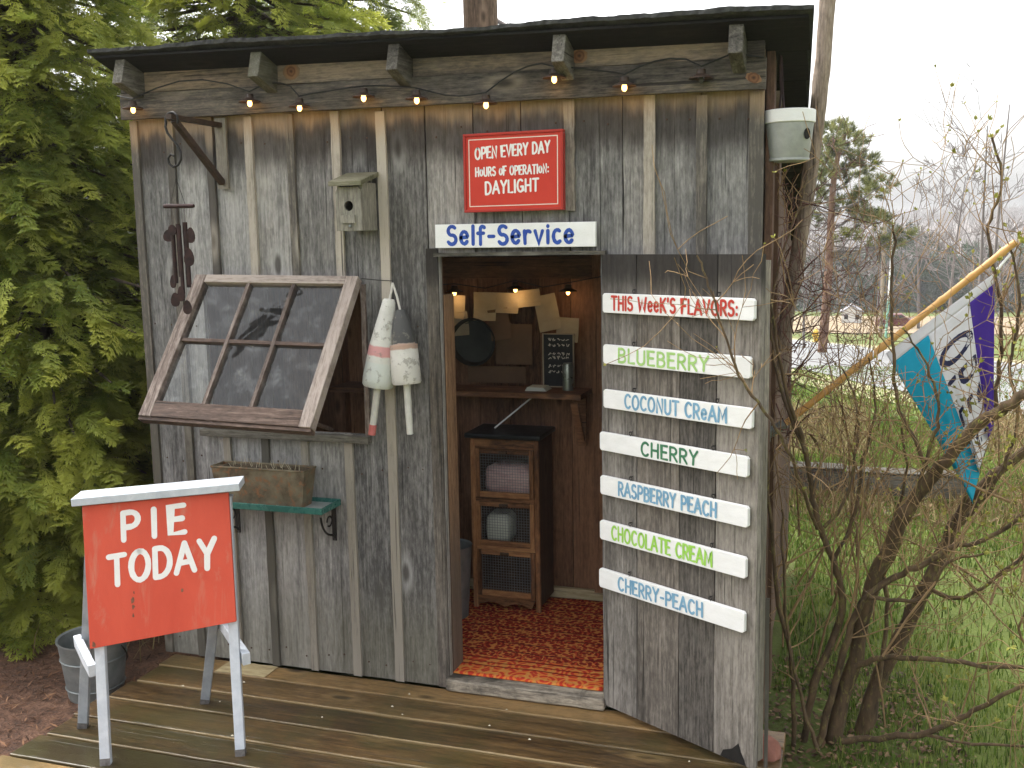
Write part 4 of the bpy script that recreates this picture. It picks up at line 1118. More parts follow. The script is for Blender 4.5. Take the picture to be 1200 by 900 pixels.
# ------------------------------------------------------------------ string lights
def make_lamp(name, label, loc, lit, group, hang=0.0):
    t = thing(name, label, 'lamp', loc, group)
    m = MB(); m.lathe([(0.006, 0.020), (0.0135, 0.018), (0.0145, 0.004), (0.036, -0.006), (0.037, -0.009), (0.013, -0.001), (0.012, 0.0)], 24, Matrix.Translation(loc), .5, True, True)
    obj('lamp_shade', m, M['shade'], t, smooth=True)
    m = MB(); m.lathe([(0.006, 0.002), (0.0065, -0.005), (0.0082, -0.011), (0.0075, -0.018), (0.004, -0.0225), (0.0008, -0.024)], 16, Matrix.Translation(loc), .5)
    obj('bulb', m, M['bulb'] if lit else M['bulb_off'], t, smooth=True)
    if lit:
        ld = bpy.data.lights.new('bulb_glow', 'POINT'); ld.energy = 0.012 if 'inside' not in label else 0.03; ld.color = (1.0, 0.62, 0.28); ld.shadow_soft_size = 0.02
        lo = bpy.data.objects.new('bulb_glow', ld); COL.objects.link(lo); lo.parent = t; lo.location = (0, 0, -0.05)
    return t
g1 = 'string lamps along the frieze under the eave'
lamps = [(-1.515, 2.070), (-1.040, 2.066), (-0.850, 2.040), (-0.612, 2.058), (-0.424, 2.040), (-0.188, 2.012), (0.036, 2.076), (0.255, 2.038), (0.484, 2.046)]
labs = ['lit tin-shaded lamp at the left end of the eave string, under the first rafter', 'lit tin-shaded lamp under the second rafter from the left',
        'lit tin-shaded lamp hanging low just right of the second rafter', 'lit tin-shaded lamp just left of the third rafter',
        'lit tin-shaded lamp just right of the third rafter', 'lit tin-shaded lamp hanging lowest, above the left corner of the red sign',
        'lit tin-shaded lamp under the fourth rafter, above the red sign', 'lit tin-shaded lamp midway between the two rightmost rafters',
        'unlit dark lamp at the right end of the eave string']
LP0 = make_lamp('string_lamp', labs[0], (lamps[0][0], -0.082, lamps[0][1]), True, g1)
for i in range(1, 8):
    dup(LP0, (lamps[i][0], -0.082, lamps[i][1]), labs[i])
make_lamp('string_lamp', labs[8], (lamps[8][0], -0.082, lamps[8][1]), False, g1)
m = MB(); pts = [(-1.60, -0.055, 2.115)]
for i, (x, z) in enumerate(lamps):
    pts.append((x, -0.082, z + 0.026))
    if i < 8:
        x2, z2 = lamps[i + 1]; sagz = min(z, z2) + 0.012 if i != 5 else z + .02
        hi = {0: 0.07, 1: 0.055, 3: 0.02, 4: 0.0, 5: 0.05, 6: 0.02, 7: 0.05}.get(i, 0.02)
        for tt in (0.2, 0.4, 0.6, 0.8):
            pts.append((x + (x2 - x) * tt, -0.070, z + 0.03 + (z2 - z) * tt + (hi - 0.02) * math.sin(math.pi * tt * (0.9 if i % 2 else 1.0))))
pts += [(0.575, -0.07, 2.105), (0.66, -0.05, 2.09)]
m.tube(pts, 0.0026, 6, .5)
tag(obj('light_cable', m, M['cable']), 'thin black cable looping along the frieze between the lamps', 'cable')
g2 = 'string lamps inside the shed'
LI = [(-0.665, 1.372), (-0.395, 1.385), (-0.170, 1.374)]
li = ['lit bulb inside the shed, left of the notes', 'lit bulb inside the shed, in the middle above the notes', 'lit bulb inside the shed, right above the chalkboard']
LQ = make_lamp('inside_lamp', li[0], (LI[0][0], 0.82, LI[0][1]), True, g2)
for i in (1, 2): dup(LQ, (LI[i][0], 0.82, LI[i][1]), li[i])
m = MB(); m.tube([(-1.1, 0.84, 1.43), (-0.86, .83, 1.385), (-0.665, .82, 1.398), (-0.53, .83, 1.378), (-0.395, .82, 1.411), (-0.28, .83, 1.382), (-0.170, .82, 1.400), (0.0, 0.84, 1.43)], 0.0025, 6, .5)
tag(obj('inside_light_cable', m, M['cable']), 'black lamp cable strung along the rear wall inside', 'cable')

# ------------------------------------------------------------------ birdhouse on the wall
BH = thing('birdhouse', 'small grey wooden birdhouse with round hole on the siding', 'birdhouse', (-0.66, -0.07, 1.61))
x0, x1, y0, y1 = -0.706, -0.612, -0.128, -0.0135
m = MB()
for (a, b, c, d, e, f_) in ((x0, x0 + .013, y0 + .0125, y1, 1.617, 1.775), (x1 - .013, x1, y0 + .0125, y1, 1.617, 1.775), (x0 + .0135, x1 - .0135, y1 - .012, y1, 1.617, 1.79), (x0 + .0135, x1 - .0135, y0 + .013, y1 - .0125, 1.617, 1.629)):
    m.box(a, b, c, d, e, f_)
obj('box', m, M['birdbox'], BH, bevel=0.002)
# front with a round hole
m = MB(); n = 24; hx, hz, hr = (x0 + x1) / 2, 1.698, 0.0165; vs_ = []; fs_ = []
for yy in (y0, y0 + 0.012):
    for k in range(n):
        a = 2 * math.pi * k / n; vs_.append((hx + hr * math.cos(a), yy, hz + hr * math.sin(a)))
    for k in range(n):
        a = 2 * math.pi * (k) / n; c_, s_ = math.cos(a), math.sin(a); sc = min(((x1 - x0) / 2 - 0.0005) / max(abs(c_), 1e-6), ((hz - 1.617) if s_ < 0 else (1.760 - hz)) / max(abs(s_), 1e-6))
        vs_.append((hx + c_ * sc, yy, hz + s_ * sc))
for k in range(n):
    k2 = (k + 1) % n; fs_ += [(k, n + k, n + k2, k2)[::-1], (2 * n + k, 3 * n + k, 3 * n + k2, 2 * n + k2), (k, k2, 2 * n + k2, 2 * n + k), (n + k, n + k2, 3 * n + k2, 3 * n + k)[::-1]]
m.add(vs_, fs_, .7); obj('front', m, M['birdbox'], BH)
m = MB(); P = [(x0 - .014, y0 - .022, 1.762), (x1 + .012, y0 - .022, 1.762), (x1 + .012, y1, 1.797), (x0 - .014, y1, 1.797)]
P += [(a, b, c + 0.016) for a, b, c in P]
m.add(P, [(3, 2, 1, 0), (4, 5, 6, 7), (0, 1, 5, 4), (1, 2, 6, 5), (2, 3, 7, 6), (3, 0, 4, 7)], .3); obj('roof', m, M['birdroof'], BH, bevel=0.002)
m = MB(); m.box(hx - 0.026, hx + 0.024, y0 - 0.009, y0 - 0.0005, 1.642, 1.668); obj('cleat', m, M['birdbox'], BH)
m = MB(); m.lathe([(0.005, 0), (0.005, 0.004), (0.002, 0.006)], 10, Matrix.Translation((hx + .004, y0 - 0.0005, 1.632)) @ Matrix.Rotation(math.pi / 2, 4, 'X'), .5); obj('screw', m, M['galv'], BH)

# ------------------------------------------------------------------ chime bracket, hook, wind chime
BR = thing('hanging_bracket', 'dark triangular wooden bracket jutting from the wall at upper left', 'bracket', (-1.2, -0.03, 1.9))
m = MB(); m.box(-1.222, -1.180, -0.0245, -0.0142, 1.775, 2.02, .6); obj('back_board', m, M['batten'], BR)
m = MB(); m.plank((-1.203, -0.024, 1.995), (0, -1, 0), (1, 0, 0), (0, 0, 1), 0.285, 0.022, 0.016, 5, 0.0005); obj('arm', m, M['darkbar'], BR)
m = MB(); d = Vector((0, -0.255, 0.192)); m.plank((-1.203, -0.026, 1.795), d.normalized(), (1, 0, 0), d.normalized().cross(Vector((1, 0, 0))), d.length, 0.020, 0.018, 5, 0.0005); obj('brace', m, M['darkbar'], BR)
m = MB(); pts = []
hx_, hy_ = -1.200, -0.297
for a in np.linspace(math.radians(-30), math.radians(200), 12): pts.append((hx_ + 0.000 + 0.024 * math.cos(a), hy_, 1.985 + 0.024 * math.sin(a)))
for a, b in ((-0.026, 1.965), (-0.020, 1.945), (-0.004, 1.925), (0.014, 1.905), (0.026, 1.882), (0.026, 1.858), (0.013, 1.840), (-0.006, 1.835), (-0.021, 1.846), (-0.024, 1.864), (-0.012, 1.876), (0.0, 1.870)): pts.append((hx_ + a, hy_, b))
m.tube(pts, 0.0042, 8, .5); tag(obj('scroll_hook', m, M['black'], None, smooth=True), 'black S-shaped scroll hook hanging from the wall bracket', 'hook')
WC = thing('wind_chime', 'dark rust wind chime of tubes and leaves hung from the scroll hook', 'wind chime', (-1.195, -0.297, 1.37))
m = MB(); m.tube([(-1.198, -0.297, 1.868), (-1.197, -0.297, 1.72)], 0.0012, 5); m.tube([(-1.198, -0.297, 1.80), (-1.225, -0.297, 1.715)], 0.0009, 4); m.tube([(-1.198, -0.297, 1.80), (-1.17, -0.297, 1.715)], 0.0009, 4)
obj('cord', m, M['black'], WC)
m = MB(); m.tube([(-1.252, -0.297, 1.708), (-1.245, -.297, 1.709), (-1.145, -0.297, 1.707), (-1.136, -.297, 1.707)], [0.006, 0.0075, 0.0075, 0.006], 10, .4); obj('cross_bar', m, M['rustchime'], WC)
for (x, zt, zb, r, y) in ((-1.222, 1.640, 1.455, 0.0055, -.30), (-1.208, 1.650, 1.475, 0.0055, -.29), (-1.193, 1.645, 1.42, 0.005, -.305), (-1.180, 1.655, 1.44, 0.0055, -.29), (-1.168, 1.625, 1.45, 0.005, -.302)):
    m = MB(); m.tube([(x, y, 1.706), (x, y, zt)], 0.0007, 4); m.tube([(x, y, zt), (x + .001, y, zb)], r * 1.35, 10); obj('chime_tube', m, M['rustchime'], WC, smooth=True)
for (x, z, w, h, y) in ((-1.238, 1.612, .015, .020, -.30), (-1.215, 1.63, .012, .018, -.31), (-1.152, 1.612, .012, .026, -.30), (-1.160, 1.54, .014, .03, -.305), (-1.232, 1.46, .008, .022, -.3), (-1.228, 1.40, .012, .024, -.3), (-1.196, 1.42, .010, .026, -.31), (-1.182, 1.375, .012, .024, -.3)):
    m = MB(); m.tube([(x, y, 1.705), (x, y, z + h * .9)], 0.0006, 4)
    pts = []; n = 14
    for k in range(n):
        a = 2 * math.pi * k / n; pts.append((w * 1.2 * math.cos(a) * (1 - .25 * math.sin(a)), h * math.sin(a)))
    m.prism(pts, (x, y, z), (1, 0.2, 0), (0, 0, 1), (0, -1, 0), 0.003); obj('chime_leaf', m, M['rustchime'], WC)

# ------------------------------------------------------------------ buoys
def buoy_paint(name, bands, base):
    t = NT(name)
    tc = t.n.new('ShaderNodeTexCoord'); sp_ = t.n.new('ShaderNodeSeparateXYZ'); t.k(tc.outputs['Object'], sp_.inputs[0])
    v = t.coords((1, 1, 1)); n = t.noise(v, 34, 6, 0.7); nb = t.noise(v, 9, 5, 0.6)
    c = t.mix(t.smooth(nb, 0.45, 0.7), base, tuple(x * 0.82 for x in base))
    z = t.math('ADD', sp_.outputs[2], t.math('MULTIPLY', t.math('SUBTRACT', n, 0.5), 0.016))
    for (a, b, colr, st) in bands:
        mm = t.math('MULTIPLY', t.smooth(z, a - .003, a + .003), t.smooth(z, b - .003, b + .003, 1, 0))
        c = t.mix(t.math('MULTIPLY', mm, st), c, colr)
    c = t.mix(t.math('MULTIPLY', t.smooth(n, 0.55, 0.62), 0.6), c, (0.22, 0.2, 0.165))
    t.col(c); t.rough(0.75); t.bump(n, 0.7, 0.006)
    return t.m
M['buoy1'] = buoy_paint('white_buoy_paint', [(0.108, 0.142, (0.55, 0.2, 0.2), 0.8), (0.0, 0.085, (0.55, 0.6, 0.56), 0.6)], (0.6, 0.59, 0.54))
M['buoy2'] = buoy_paint('black_white_buoy_paint', [(0.137, 0.30, (0.022, 0.023, 0.025), 0.92), (0.118, 0.137, (0.36, 0.2, 0.13), 0.8)], (0.62, 0.6, 0.55))
def buoy(label, base, top, stick_end, prof, mat, red):
    base, top, stick_end = Vector(base), Vector(top), Vector(stick_end)
    d = (top - base).normalized(); q = Vector((0, 0, 1)).rotation_difference(d).to_matrix().to_4x4()
    t = thing('buoy', label, 'buoy', base, 'old lobster buoys hung by the window')
    m = MB(); H = (top - base).length; m.lathe([(r, z * H) for r, z in prof], 24, None, random.random())
    o = mesh_obj('float', m.v, m.f, mat, m.r, True); o.parent = t; o.rotation_euler = q.to_euler()
    e = o.modifiers.new('edge', 'EDGE_SPLIT'); e.split_angle = math.radians(50)
    m = MB(); m.tube([base + d * 0.01, stick_end], [0.0125, 0.0115], 10); st = obj('stick', m, M['stick'], t, smooth=True)
    if red:
        m = MB(); e = (stick_end - base).normalized(); m.tube([stick_end - e * 0.034, stick_end + e * 0.002], 0.0128, 10); obj('painted_end', m, M['stickred'], st)
    nail = Vector((-0.553, -0.036, 1.440)); m = MB()
    m.tube([top - d * 0.01, top.lerp(nail, .5) + Vector((0.004, -.004, 0)), nail], 0.004, 7); obj('rope', m, M['rope'], t)
PROF1 = [(0.048, 0), (0.053, 0.02), (0.054, 0.10), (0.050, 0.30), (0.047, 0.45), (0.036, 0.68), (0.026, 0.88), (0.022, 0.97), (0.017, 1.0)]
PROF2 = [(0.046, 0), (0.050, 0.03), (0.049, 0.35), (0.0475, 0.53), (0.040, 0.535), (0.036, 0.72), (0.026, 0.9), (0.015, 1.0)]
buoy('white buoy with a pink band and a red-tipped stick, hung right of the window', (-0.604, -0.075, 1.090), (-0.556, -0.060, 1.388), (-0.632, -0.075, 0.925), PROF1, M['buoy1'], True)
buoy('black and white buoy with a bare stick, hung right of the pink-banded one', (-0.496, -0.072, 1.102), (-0.517, -0.058, 1.352), (-0.491, -0.070, 0.930), PROF2, M['buoy2'], False)

# ------------------------------------------------------------------ green tray shelf and rusty planter
TY = thing('tray_shelf', 'green enamel tray shelf on black iron brackets below the window', 'shelf', (-1.03, -0.07, 0.66))
tx0, tx1, ty0, ty1, tzz = -1.275, -0.800, -0.150, -0.016, 0.648
m = MB(); m.box(tx0, tx1, ty0, ty1, tzz, tzz + 0.006, .5)
for (a, b, c, d) in ((tx0, tx1, ty0 - 0.004, ty0 + 0.001), (tx0, tx1, ty1 - 0.001, ty1 + 0.004), (tx0 - 0.004, tx0 + 0.001, ty0 - .0045, ty1 + .0045), (tx1 - 0.001, tx1 + 0.004, ty0 - .0045, ty1 + .0045)):
    m.box(a, b, c, d, tzz - 0.001, tzz + 0.022, .5)
obj('tray', m, M['tray'], TY, bevel=0.0015)
m = MB(); m.box(tx0 + .004, tx1 - .004, ty0 + .004, ty1 - .004, tzz + 0.0065, tzz + 0.008, .5); obj('tray_floor', m, M['trayin'], TY)
for x in (-1.225, -0.825):
    m = MB(); m.box(x - 0.008, x + 0.008, -0.0185, -0.0135, 0.515, 0.645, .5); m.box(x - 0.008, x + 0.008, -0.135, -0.019, 0.641, 0.6465, .5)
    pts = [(x, -0.020, 0.530)] + [(x, -0.022 - 0.09 * math.sin(a), 0.635 - 0.095 * math.cos(a)) for a in np.linspace(0.15, 1.45, 9)]
    m.tube(pts, 0.004, 7); pts = [(x, -0.05 - 0.018 * math.cos(a), 0.595 + 0.018 * math.sin(a)) for a in np.linspace(0, 5.4, 14)]
    m.tube(pts, 0.003, 6); obj('bracket', m, M['black'], TY)
PLN = thing('planter_box', 'rusty tin planter trough with dead soil on the green tray', 'planter', (-1.08, -0.085, 0.656))
bx0, bx1, by0, by1, bz0, bz1 = -1.250, -0.872, -0.128, -0.045, 0.6565, 0.790
tp = 0.020
def trough(sh):
    return [(bx0 + tp + sh, by0 + .008 + sh, bz0 + sh), (bx1 - tp - sh, by0 + .008 + sh, bz0 + sh), (bx1 - tp - sh, by1 - .008 - sh, bz0 + sh), (bx0 + tp + sh, by1 - .008 - sh, bz0 + sh),
            (bx0 + sh, by0 + sh, bz1), (bx1 - sh, by0 + sh, bz1), (bx1 - sh, by1 - sh, bz1), (bx0 + sh, by1 - sh, bz1)]
m = MB(); P = trough(0) + trough(0.003)
m.add(P, [(3, 2, 1, 0), (0, 1, 5, 4), (1, 2, 6, 5), (2, 3, 7, 6), (3, 0, 4, 7), (8, 9, 10, 11), (12, 13, 9, 8), (13, 14, 10, 9), (14, 15, 11, 10), (15, 12, 8, 11), (4, 5, 13, 12), (5, 6, 14, 13), (6, 7, 15, 14), (7, 4, 12, 15)], .5)
obj('trough', m, M['rust'], PLN)
m = MB(); m.tube([(bx0, by0, bz1), (bx1, by0, bz1), (bx1, by1, bz1), (bx0, by1, bz1), (bx0, by0, bz1)], 0.004, 6); obj('rolled_rim', m, M['rust'], PLN)
m = MB(); nx_, ny_ = 30, 8; vs_ = []
for j in range(ny_ + 1):
    for i_ in range(nx_ + 1):
        vs_.append((bx0 + 0.005 + (bx1 - bx0 - .01) * i_ / nx_, by0 + 0.005 + (by1 - by0 - .01) * j / ny_, bz1 - 0.008 + random.uniform(-0.006, 0.009)))
m.add(vs_, [(j * (nx_ + 1) + i_, j * (nx_ + 1) + i_ + 1, (j + 1) * (nx_ + 1) + i_ + 1, (j + 1) * (nx_ + 1) + i_) for j in range(ny_) for i_ in range(nx_)], .5); obj('soil', m, M['soil'], PLN)
m = MB()
for k in range(26):
    x = random.uniform(bx0 + .05, bx1 - .03); y = random.uniform(by0 + .01, by1 - .01); d = Vector((random.uniform(-.6, .6), random.uniform(-.5, .5), 1)).normalized() * random.uniform(0.015, 0.04)
    m.tube([(x, y, bz1 - .008), Vector((x, y, bz1 - .008)) + d], [0.0015, 0.0006], 4)
M['drystem'] = mottle('dry_stems', (0.3, 0.25, 0.15), (0.5, 0.45, 0.32), 40, 0.9)
obj('dead_stems', m, M['drystem'], PLN)

# ------------------------------------------------------------------ easel sign
LF = Vector((-1.217, -0.813, 0)); RF = Vector((-0.846, -0.646, 0)); LR = Vector((-1.467, -0.615, 0)); RR = Vector((-1.182, -0.344, 0))
eu = Vector((0.9119, 0.4105, 0)); enb = Vector((-0.4105, 0.9119, 0)); l10 = math.radians(10)
ev = Vector((0, 0, 1)) * math.cos(l10) + enb * math.sin(l10); en = eu.cross(ev); 
ES = thing('pie_sign', 'red PIE TODAY sign board on a white four-legged easel on the deck', 'sign', (-1.18, -0.6, 0))
TLc, TRc, BRc, BLc = (-0.046, 0.801), (0.396, 0.824), (0.409, 0.422), (-0.032, 0.363)
m = MB(); m.prism([BLc, BRc, TRc, TLc], LF - en * 0.006, eu, ev, en, 0.014, .5)
PAN = obj('panel', m, M['paint_red'], ES, bevel=0.0015)
pl = placer(LF + en * 0.008, eu, ev, en, 0.0006)
m = MB()
letters(m, 'PIE', 0.072, 0.262, 0.690, 0.083, 0.0175, lambda u, v, k: pl(u - 0.0 + 0.10 * (0.69 - v) * 0.0, v, k), 0.42, slope=0.10)
letters(m, 'TODAY', 0.030, 0.352, 0.553, 0.088, 0.0175, pl, 0.17, slope=0.135)
obj('lettering', m, M['let_white'], PAN)
m = MB()
for (u, v, r) in ((0.098, 0.505, 0.010), (0.100, 0.485, 0.008), (0.103, 0.528, 0.004), (0.100, 0.458, 0.006), (0.248, 0.528, 0.006), (-0.02, 0.375, 0.009)):
    pts = []; n = 9
    for k in range(n):
        a = 2 * math.pi * k / n; rr = r * random.uniform(.5, 1.1); pts.append((u + rr * .7 * math.cos(a), v + rr * 1.3 * math.sin(a)))
    m.add([pl(a, b, 3) for a, b in pts], [tuple(range(n))], random.random())
M['chip'] = mottle('bare_chip', (0.12, 0.05, 0.03), (0.25, 0.12, 0.07), 60, 0.8)
obj('paint_chip', m, M['chip'], PAN)
# cap board, tilted a little
capA = LF + eu * (-0.066) + ev * 0.815; 
m = MB(); cu = (eu * 0.49 + ev * 0.026).normalized(); cn = cu.cross(enb).normalized()
c0 = LF + eu * (-0.070) + ev * 0.807 - enb * 0.030
m.prism([(0, 0), (0.505, 0), (0.505, 0.105), (0, 0.105)], c0, cu, enb, cn, 0.024, .5)
obj('cap_board', m, M['paint_pale'], ES, bevel=0.002)
def leg(a, b, w, t, mat):
    a, b = Vector(a), Vector(b); d = (b - a).normalized(); s = (eu - d * eu.dot(d)).normalized(); n = d.cross(s)
    m = MB(); m.plank(a, d, s, n, (b - a).length, w, t, 8, 0.0008)
    o = obj('leg', m, mat, ES, bevel=0.002)
    m = MB(); m.plank(a + d * 0.0005, d, s, n, 0.022, w * 1.03, t * 1.04, 2, 0.0004); M.setdefault('legtip', mottle('dirty_leg_tip', (0.06, 0.05, 0.045), (0.2, 0.19, 0.18), 50, 0.8)); obj('worn_tip', m, M['legtip'], o)
topL = LF + eu * -0.02 + ev * 0.79 - en * 0.022; topR = LF + eu * 0.385 + ev * 0.81 - en * 0.022
leg(LF - en * 0.022, topL, 0.030, 0.026, M['paint_pale']); leg(RF - en * 0.022, topR, 0.030, 0.026, M['paint_pale'])
leg(LR, topL - en * 0.03 + eu * -0.012, 0.030, 0.026, M['paint_grey']); leg(RR, topR - en * 0.03, 0.030, 0.026, M['paint_grey'])
for (a0, a1, b0, b1, sgn) in ((LF - en * .022, topL, LR, topL - en * .03, -1), (RF - en * .022, topR, RR, topR - en * .03, 1)):
    p0 = a0.lerp(a1, 0.375) + eu * sgn * 0.030; p1 = b0.lerp(b1, 0.40) + eu * sgn * 0.030
    p0 = p0 + (p0 - p1).normalized() * 0.015; p1 = p1 + (p1 - p0).normalized() * 0.02
    d = (p1 - p0).normalized(); m = MB(); m.plank(p0, d, (eu - d * eu.dot(d)).normalized(), d.cross(eu).normalized(), (p1 - p0).length, 0.024, 0.040, 5, 0.0008); obj('side_bar', m, M['paint_pale'], ES, bevel=0.002)

# galvanised bucket on the mulch behind the easel
BK = thing('galvanised_bucket', 'galvanised bucket standing on bark mulch behind the PIE TODAY sign', 'bucket', (-1.735, -0.24, -0.1))
m = MB(); m.lathe([(0.096, 0.0), (0.122, 0.228), (0.127, 0.231), (0.127, 0.238), (0.119, 0.234), (0.094, 0.008)], 36, Matrix.Translation((-1.735, -0.24, T(-1.735, -0.24) + .006)), .5); obj('body', m, M['galv'], BK, smooth=True)
m = MB(); zb = T(-1.735, -.24) + 0.20
for z, r in ((0.17, 0.1160), (0.06, 0.1035)):
    m.tube([(-1.735 + r * math.cos(a), -0.24 + r * math.sin(a), T(-1.735, -.24) + z) for a in np.linspace(0, 2 * math.pi, 37)], 0.003, 6)
obj('rib', m, M['galv'], BK)
m = MB(); m.tube([(-1.735 + 0.129 * math.cos(a), -0.24 + 0.129 * math.sin(a) * .75, T(-1.735, -.24) + 0.22 - 0.12 * math.sin(a)) for a in np.linspace(0, math.pi, 16)], 0.003, 6); obj('handle', m, M['black'], BK)

# bucket nest box hung under the right eave
HB = thing('hanging_bucket', 'old zinc bucket with a round hole hung under the right eave', 'bucket', (0.735, 0.0, 1.80))
bc = Vector((0.729, 0.055, 0))
m = MB(); m.lathe([(0.058, 1.797), (0.060, 1.800), (0.0735, 1.915)], 32, Matrix.Translation(bc), .5, True, False); obj('body', m, M['bucket'], HB, smooth=True)
m = MB(); m.lathe([(0.0745, 1.908), (0.0772, 1.910), (0.0775, 1.945), (0.074, 1.947), (0.0735, 1.93)], 32, Matrix.Translation(bc), .5, False, True); obj('rim_band', m, M['paint_white'], HB, smooth=True)
m = MB(); m.lathe([(0.0605, 1.797), (0.0625, 1.799), (0.0622, 1.806)], 32, Matrix.Translation(bc), .5, False, False); obj('bottom_rim', m, M['bucket'], HB, smooth=True)
ha = math.radians(-38); hd = Vector((math.cos(ha), math.sin(ha), 0)); hp = bc + hd * 0.0685 + Vector((0, 0, 1.874))
m = MB(); m.lathe([(0.0001, 0), (0.013, 0.0), (0.013, -0.002)], 18, Matrix.Translation(hp + hd * 0.0022) @ hd.to_track_quat('Z', 'Y').to_matrix().to_4x4() @ Matrix.Scale(1.25, 4, (0, 1, 0)), .5, False, False); obj('entrance_hole', m, M['hole'], HB)
m = MB(); m.tube([(0.700, .055, 1.945), (0.705, .06, 2.0), (0.700, .06, 2.06), (0.705, .055, 2.15)], 0.0035, 6); m.tube([(0.715, .05, 1.945), (0.708, .06, 2.02), (0.702, .06, 2.15)], 0.003, 6); obj('hanging_chain', m, M['rustchime'], HB)

# poles beside and behind the shed
m = MB(); py = 0.36
pts = [(0.690, py, 1.05), (0.716, py, 1.30), (0.748, py, 1.50), (0.775, py, 1.72), (0.798, py, 1.92), (0.812, py, 2.10), (0.826, py, 2.36), (0.85, py, 2.75)]
rr = [0.024, 0.024, 0.025, 0.025, 0.025, 0.026, 0.026, 0.026]
P2 = []; R2 = []
for a, b, ra, rb in zip(pts[:-1], pts[1:], rr[:-1], rr[1:]):
    for k in range(5):
        t_ = k / 5; P2.append(Vector(a).lerp(Vector(b), t_) + Vector((random.uniform(-.0015, .0015), random.uniform(-.0015, .0015), 0))); R2.append((ra + (rb - ra) * t_) * random.uniform(0.96, 1.04))
m.tube(P2, R2, 14, .4); tag(obj('log_pole', m, M['pole'], None, smooth=True), 'leaning bare log pole braced between the side wall and the right roof edge', 'pole')
m = MB(); m.tube([(-1.02 - .005 * k, 2.3, -0.2 + 0.5 * k) for k in range(9)], [0.097 + random.uniform(-.003, .003) for k in range(9)], 18, .6); M['oldpost'] = wood('old_post_wood', (0.03, 0.02, 0.014), (0.12, 0.078, 0.052), (0.25, 0.17, 0.115), 'Z', 0.85, grain=0.8, bump=0.9); tag(obj('chimney_post', m, M['oldpost'], None, smooth=True), 'thick weathered post rising behind the shed roof', 'post')

# red stone and a loose lath at the door's foot
m = MB(); vs_ = []; fs_ = []
for i_ in range(9):
    ph = math.pi * i_ / 8
    for k in range(14):
        a = 2 * math.pi * k / 14; r = 1 + 0.10 * math.sin(3 * a + i_) + 0.06 * math.sin(5 * a - 2 * i_)
        vs_.append((0.705 + 0.052 * r * math.sin(ph) * math.cos(a), -0.16 + 0.055 * r * math.sin(ph) * math.sin(a), 0.004 + 0.05 * math.cos(ph)))
for i_ in range(8):
    for k in range(14): fs_.append((i_ * 14 + k, i_ * 14 + (k + 1) % 14, (i_ + 1) * 14 + (k + 1) % 14, (i_ + 1) * 14 + k)[::-1])
m.add(vs_, fs_); tag(obj('door_stone', m, M['stone'], None, smooth=True), 'reddish stone wedged at the free corner of the open door', 'stone')
m = MB(); m.plank((0.716, -0.255, 0.003), Vector((-.01, 0.03, 1)).normalized(), (1, 0, 0), (0, -1, 0), 0.52, 0.011, 0.006, 6, 0.001); tag(obj('loose_lath', m, M['batten']), 'thin pale lath standing against the door edge', 'lath')
# ------------------------------------------------------------------ flag
FY = 0.2
FG = thing('flag', 'blue, white and purple OPEN flag drooping from a slanted bamboo pole', 'flag', (0.70, FY, 0.94))
pb, pt = Vector((0.692, FY, 0.935)), Vector((1.385, FY, 1.545))
pd = (pt - pb).normalized()
m = MB(); P2 = []; R2 = []
L_ = (pt - pb).length
for k in range(60):
    s = L_ * k / 59; P2.append(pb + pd * s); R2.append(0.0105 + (0.0025 if k % 7 == 0 else 0) + random.uniform(-.0004, .0004))
m.tube(P2, R2, 10, .5); obj('pole', m, M['bamboo'], FG, smooth=True)
m = MB(); m.tube([(0.676, FY, 0.93), pb + pd * 0.05], 0.0165, 12, .4); m.box(0.672, 0.680, FY - 0.025, FY + 0.025, 0.90, 0.97, .4); obj('bracket', m, M['galv'], FG)
# cloth: hoist along the pole (a), fly drooping (b)
hb0 = Vector((1.030, FY, 1.212)); hb1 = Vector((1.330, FY, 1.462))
def cloth(a, b):
    h = hb0.lerp(hb1, a) - Vector((0, 0, 0.010))
    droop = Vector((0.50, -0.12, -0.86)).normalized().lerp(Vector((0.05, 0.06, -1.0)).normalized(), a)
    p = h + droop * ((0.53 - 0.06 * a) * b)
    fold = 0.013 * b * math.sin(a * 15 + b * 3) + 0.006 * b * math.sin(a * 31 + 1 + b * 2)
    p += Vector((0.25, 1, 0.1)) * fold * 1.3
    p += Vector((0, -0.02, 0)) * math.sin(b * 6) * (1 - a)
    return p
na, nb2 = 60, 60
V = []; 
for j in range(nb2 + 1):
    for i_ in range(na + 1): V.append(cloth(i_ / na, j / nb2))
def cloth_part(name, a0, a1, mat, j0=4, j1=None):
    mm = MB(); i0, i1 = int(round(a0 * na)), int(round(a1 * na)); w = i1 - i0 + 1; j1 = nb2 if j1 is None else j1
    vs_ = [V[j * (na + 1) + i_] for j in range(j0, j1 + 1) for i_ in range(i0, i1 + 1)]
    mm.add(vs_, [(j * w + i_, j * w + i_ + 1, (j + 1) * w + i_ + 1, (j + 1) * w + i_) for j in range(j1 - j0) for i_ in range(w - 1)], .5)
    return obj(name, mm, mat, FG, smooth=False)
def fabric(name, c):
    t = NT(name); n = t.noise(t.coords((1, 1, 1), offrnd=False), 90, 2)
    t.col(t.mix(n, tuple(x * .85 for x in c), c)); t.rough(0.6); t.b.inputs['Specular IOR Level'].default_value = 0.3
    tl = t.new('ShaderNodeBsdfTranslucent'); tl.inputs[0].default_value = (*c, 1)
    ms = t.new('ShaderNodeMixShader'); ms.inputs[0].default_value = 0.3; t.k(t.b.outputs[0], ms.inputs[1]); t.k(tl.outputs[0], ms.inputs[2]); t.k(ms.outputs[0], t.out.inputs['Surface'])
    return t.m
c1 = cloth_part('turquoise_stripe', 0, 22 / 60, fabric('turquoise_cloth', (0.01, 0.40, 0.58)))
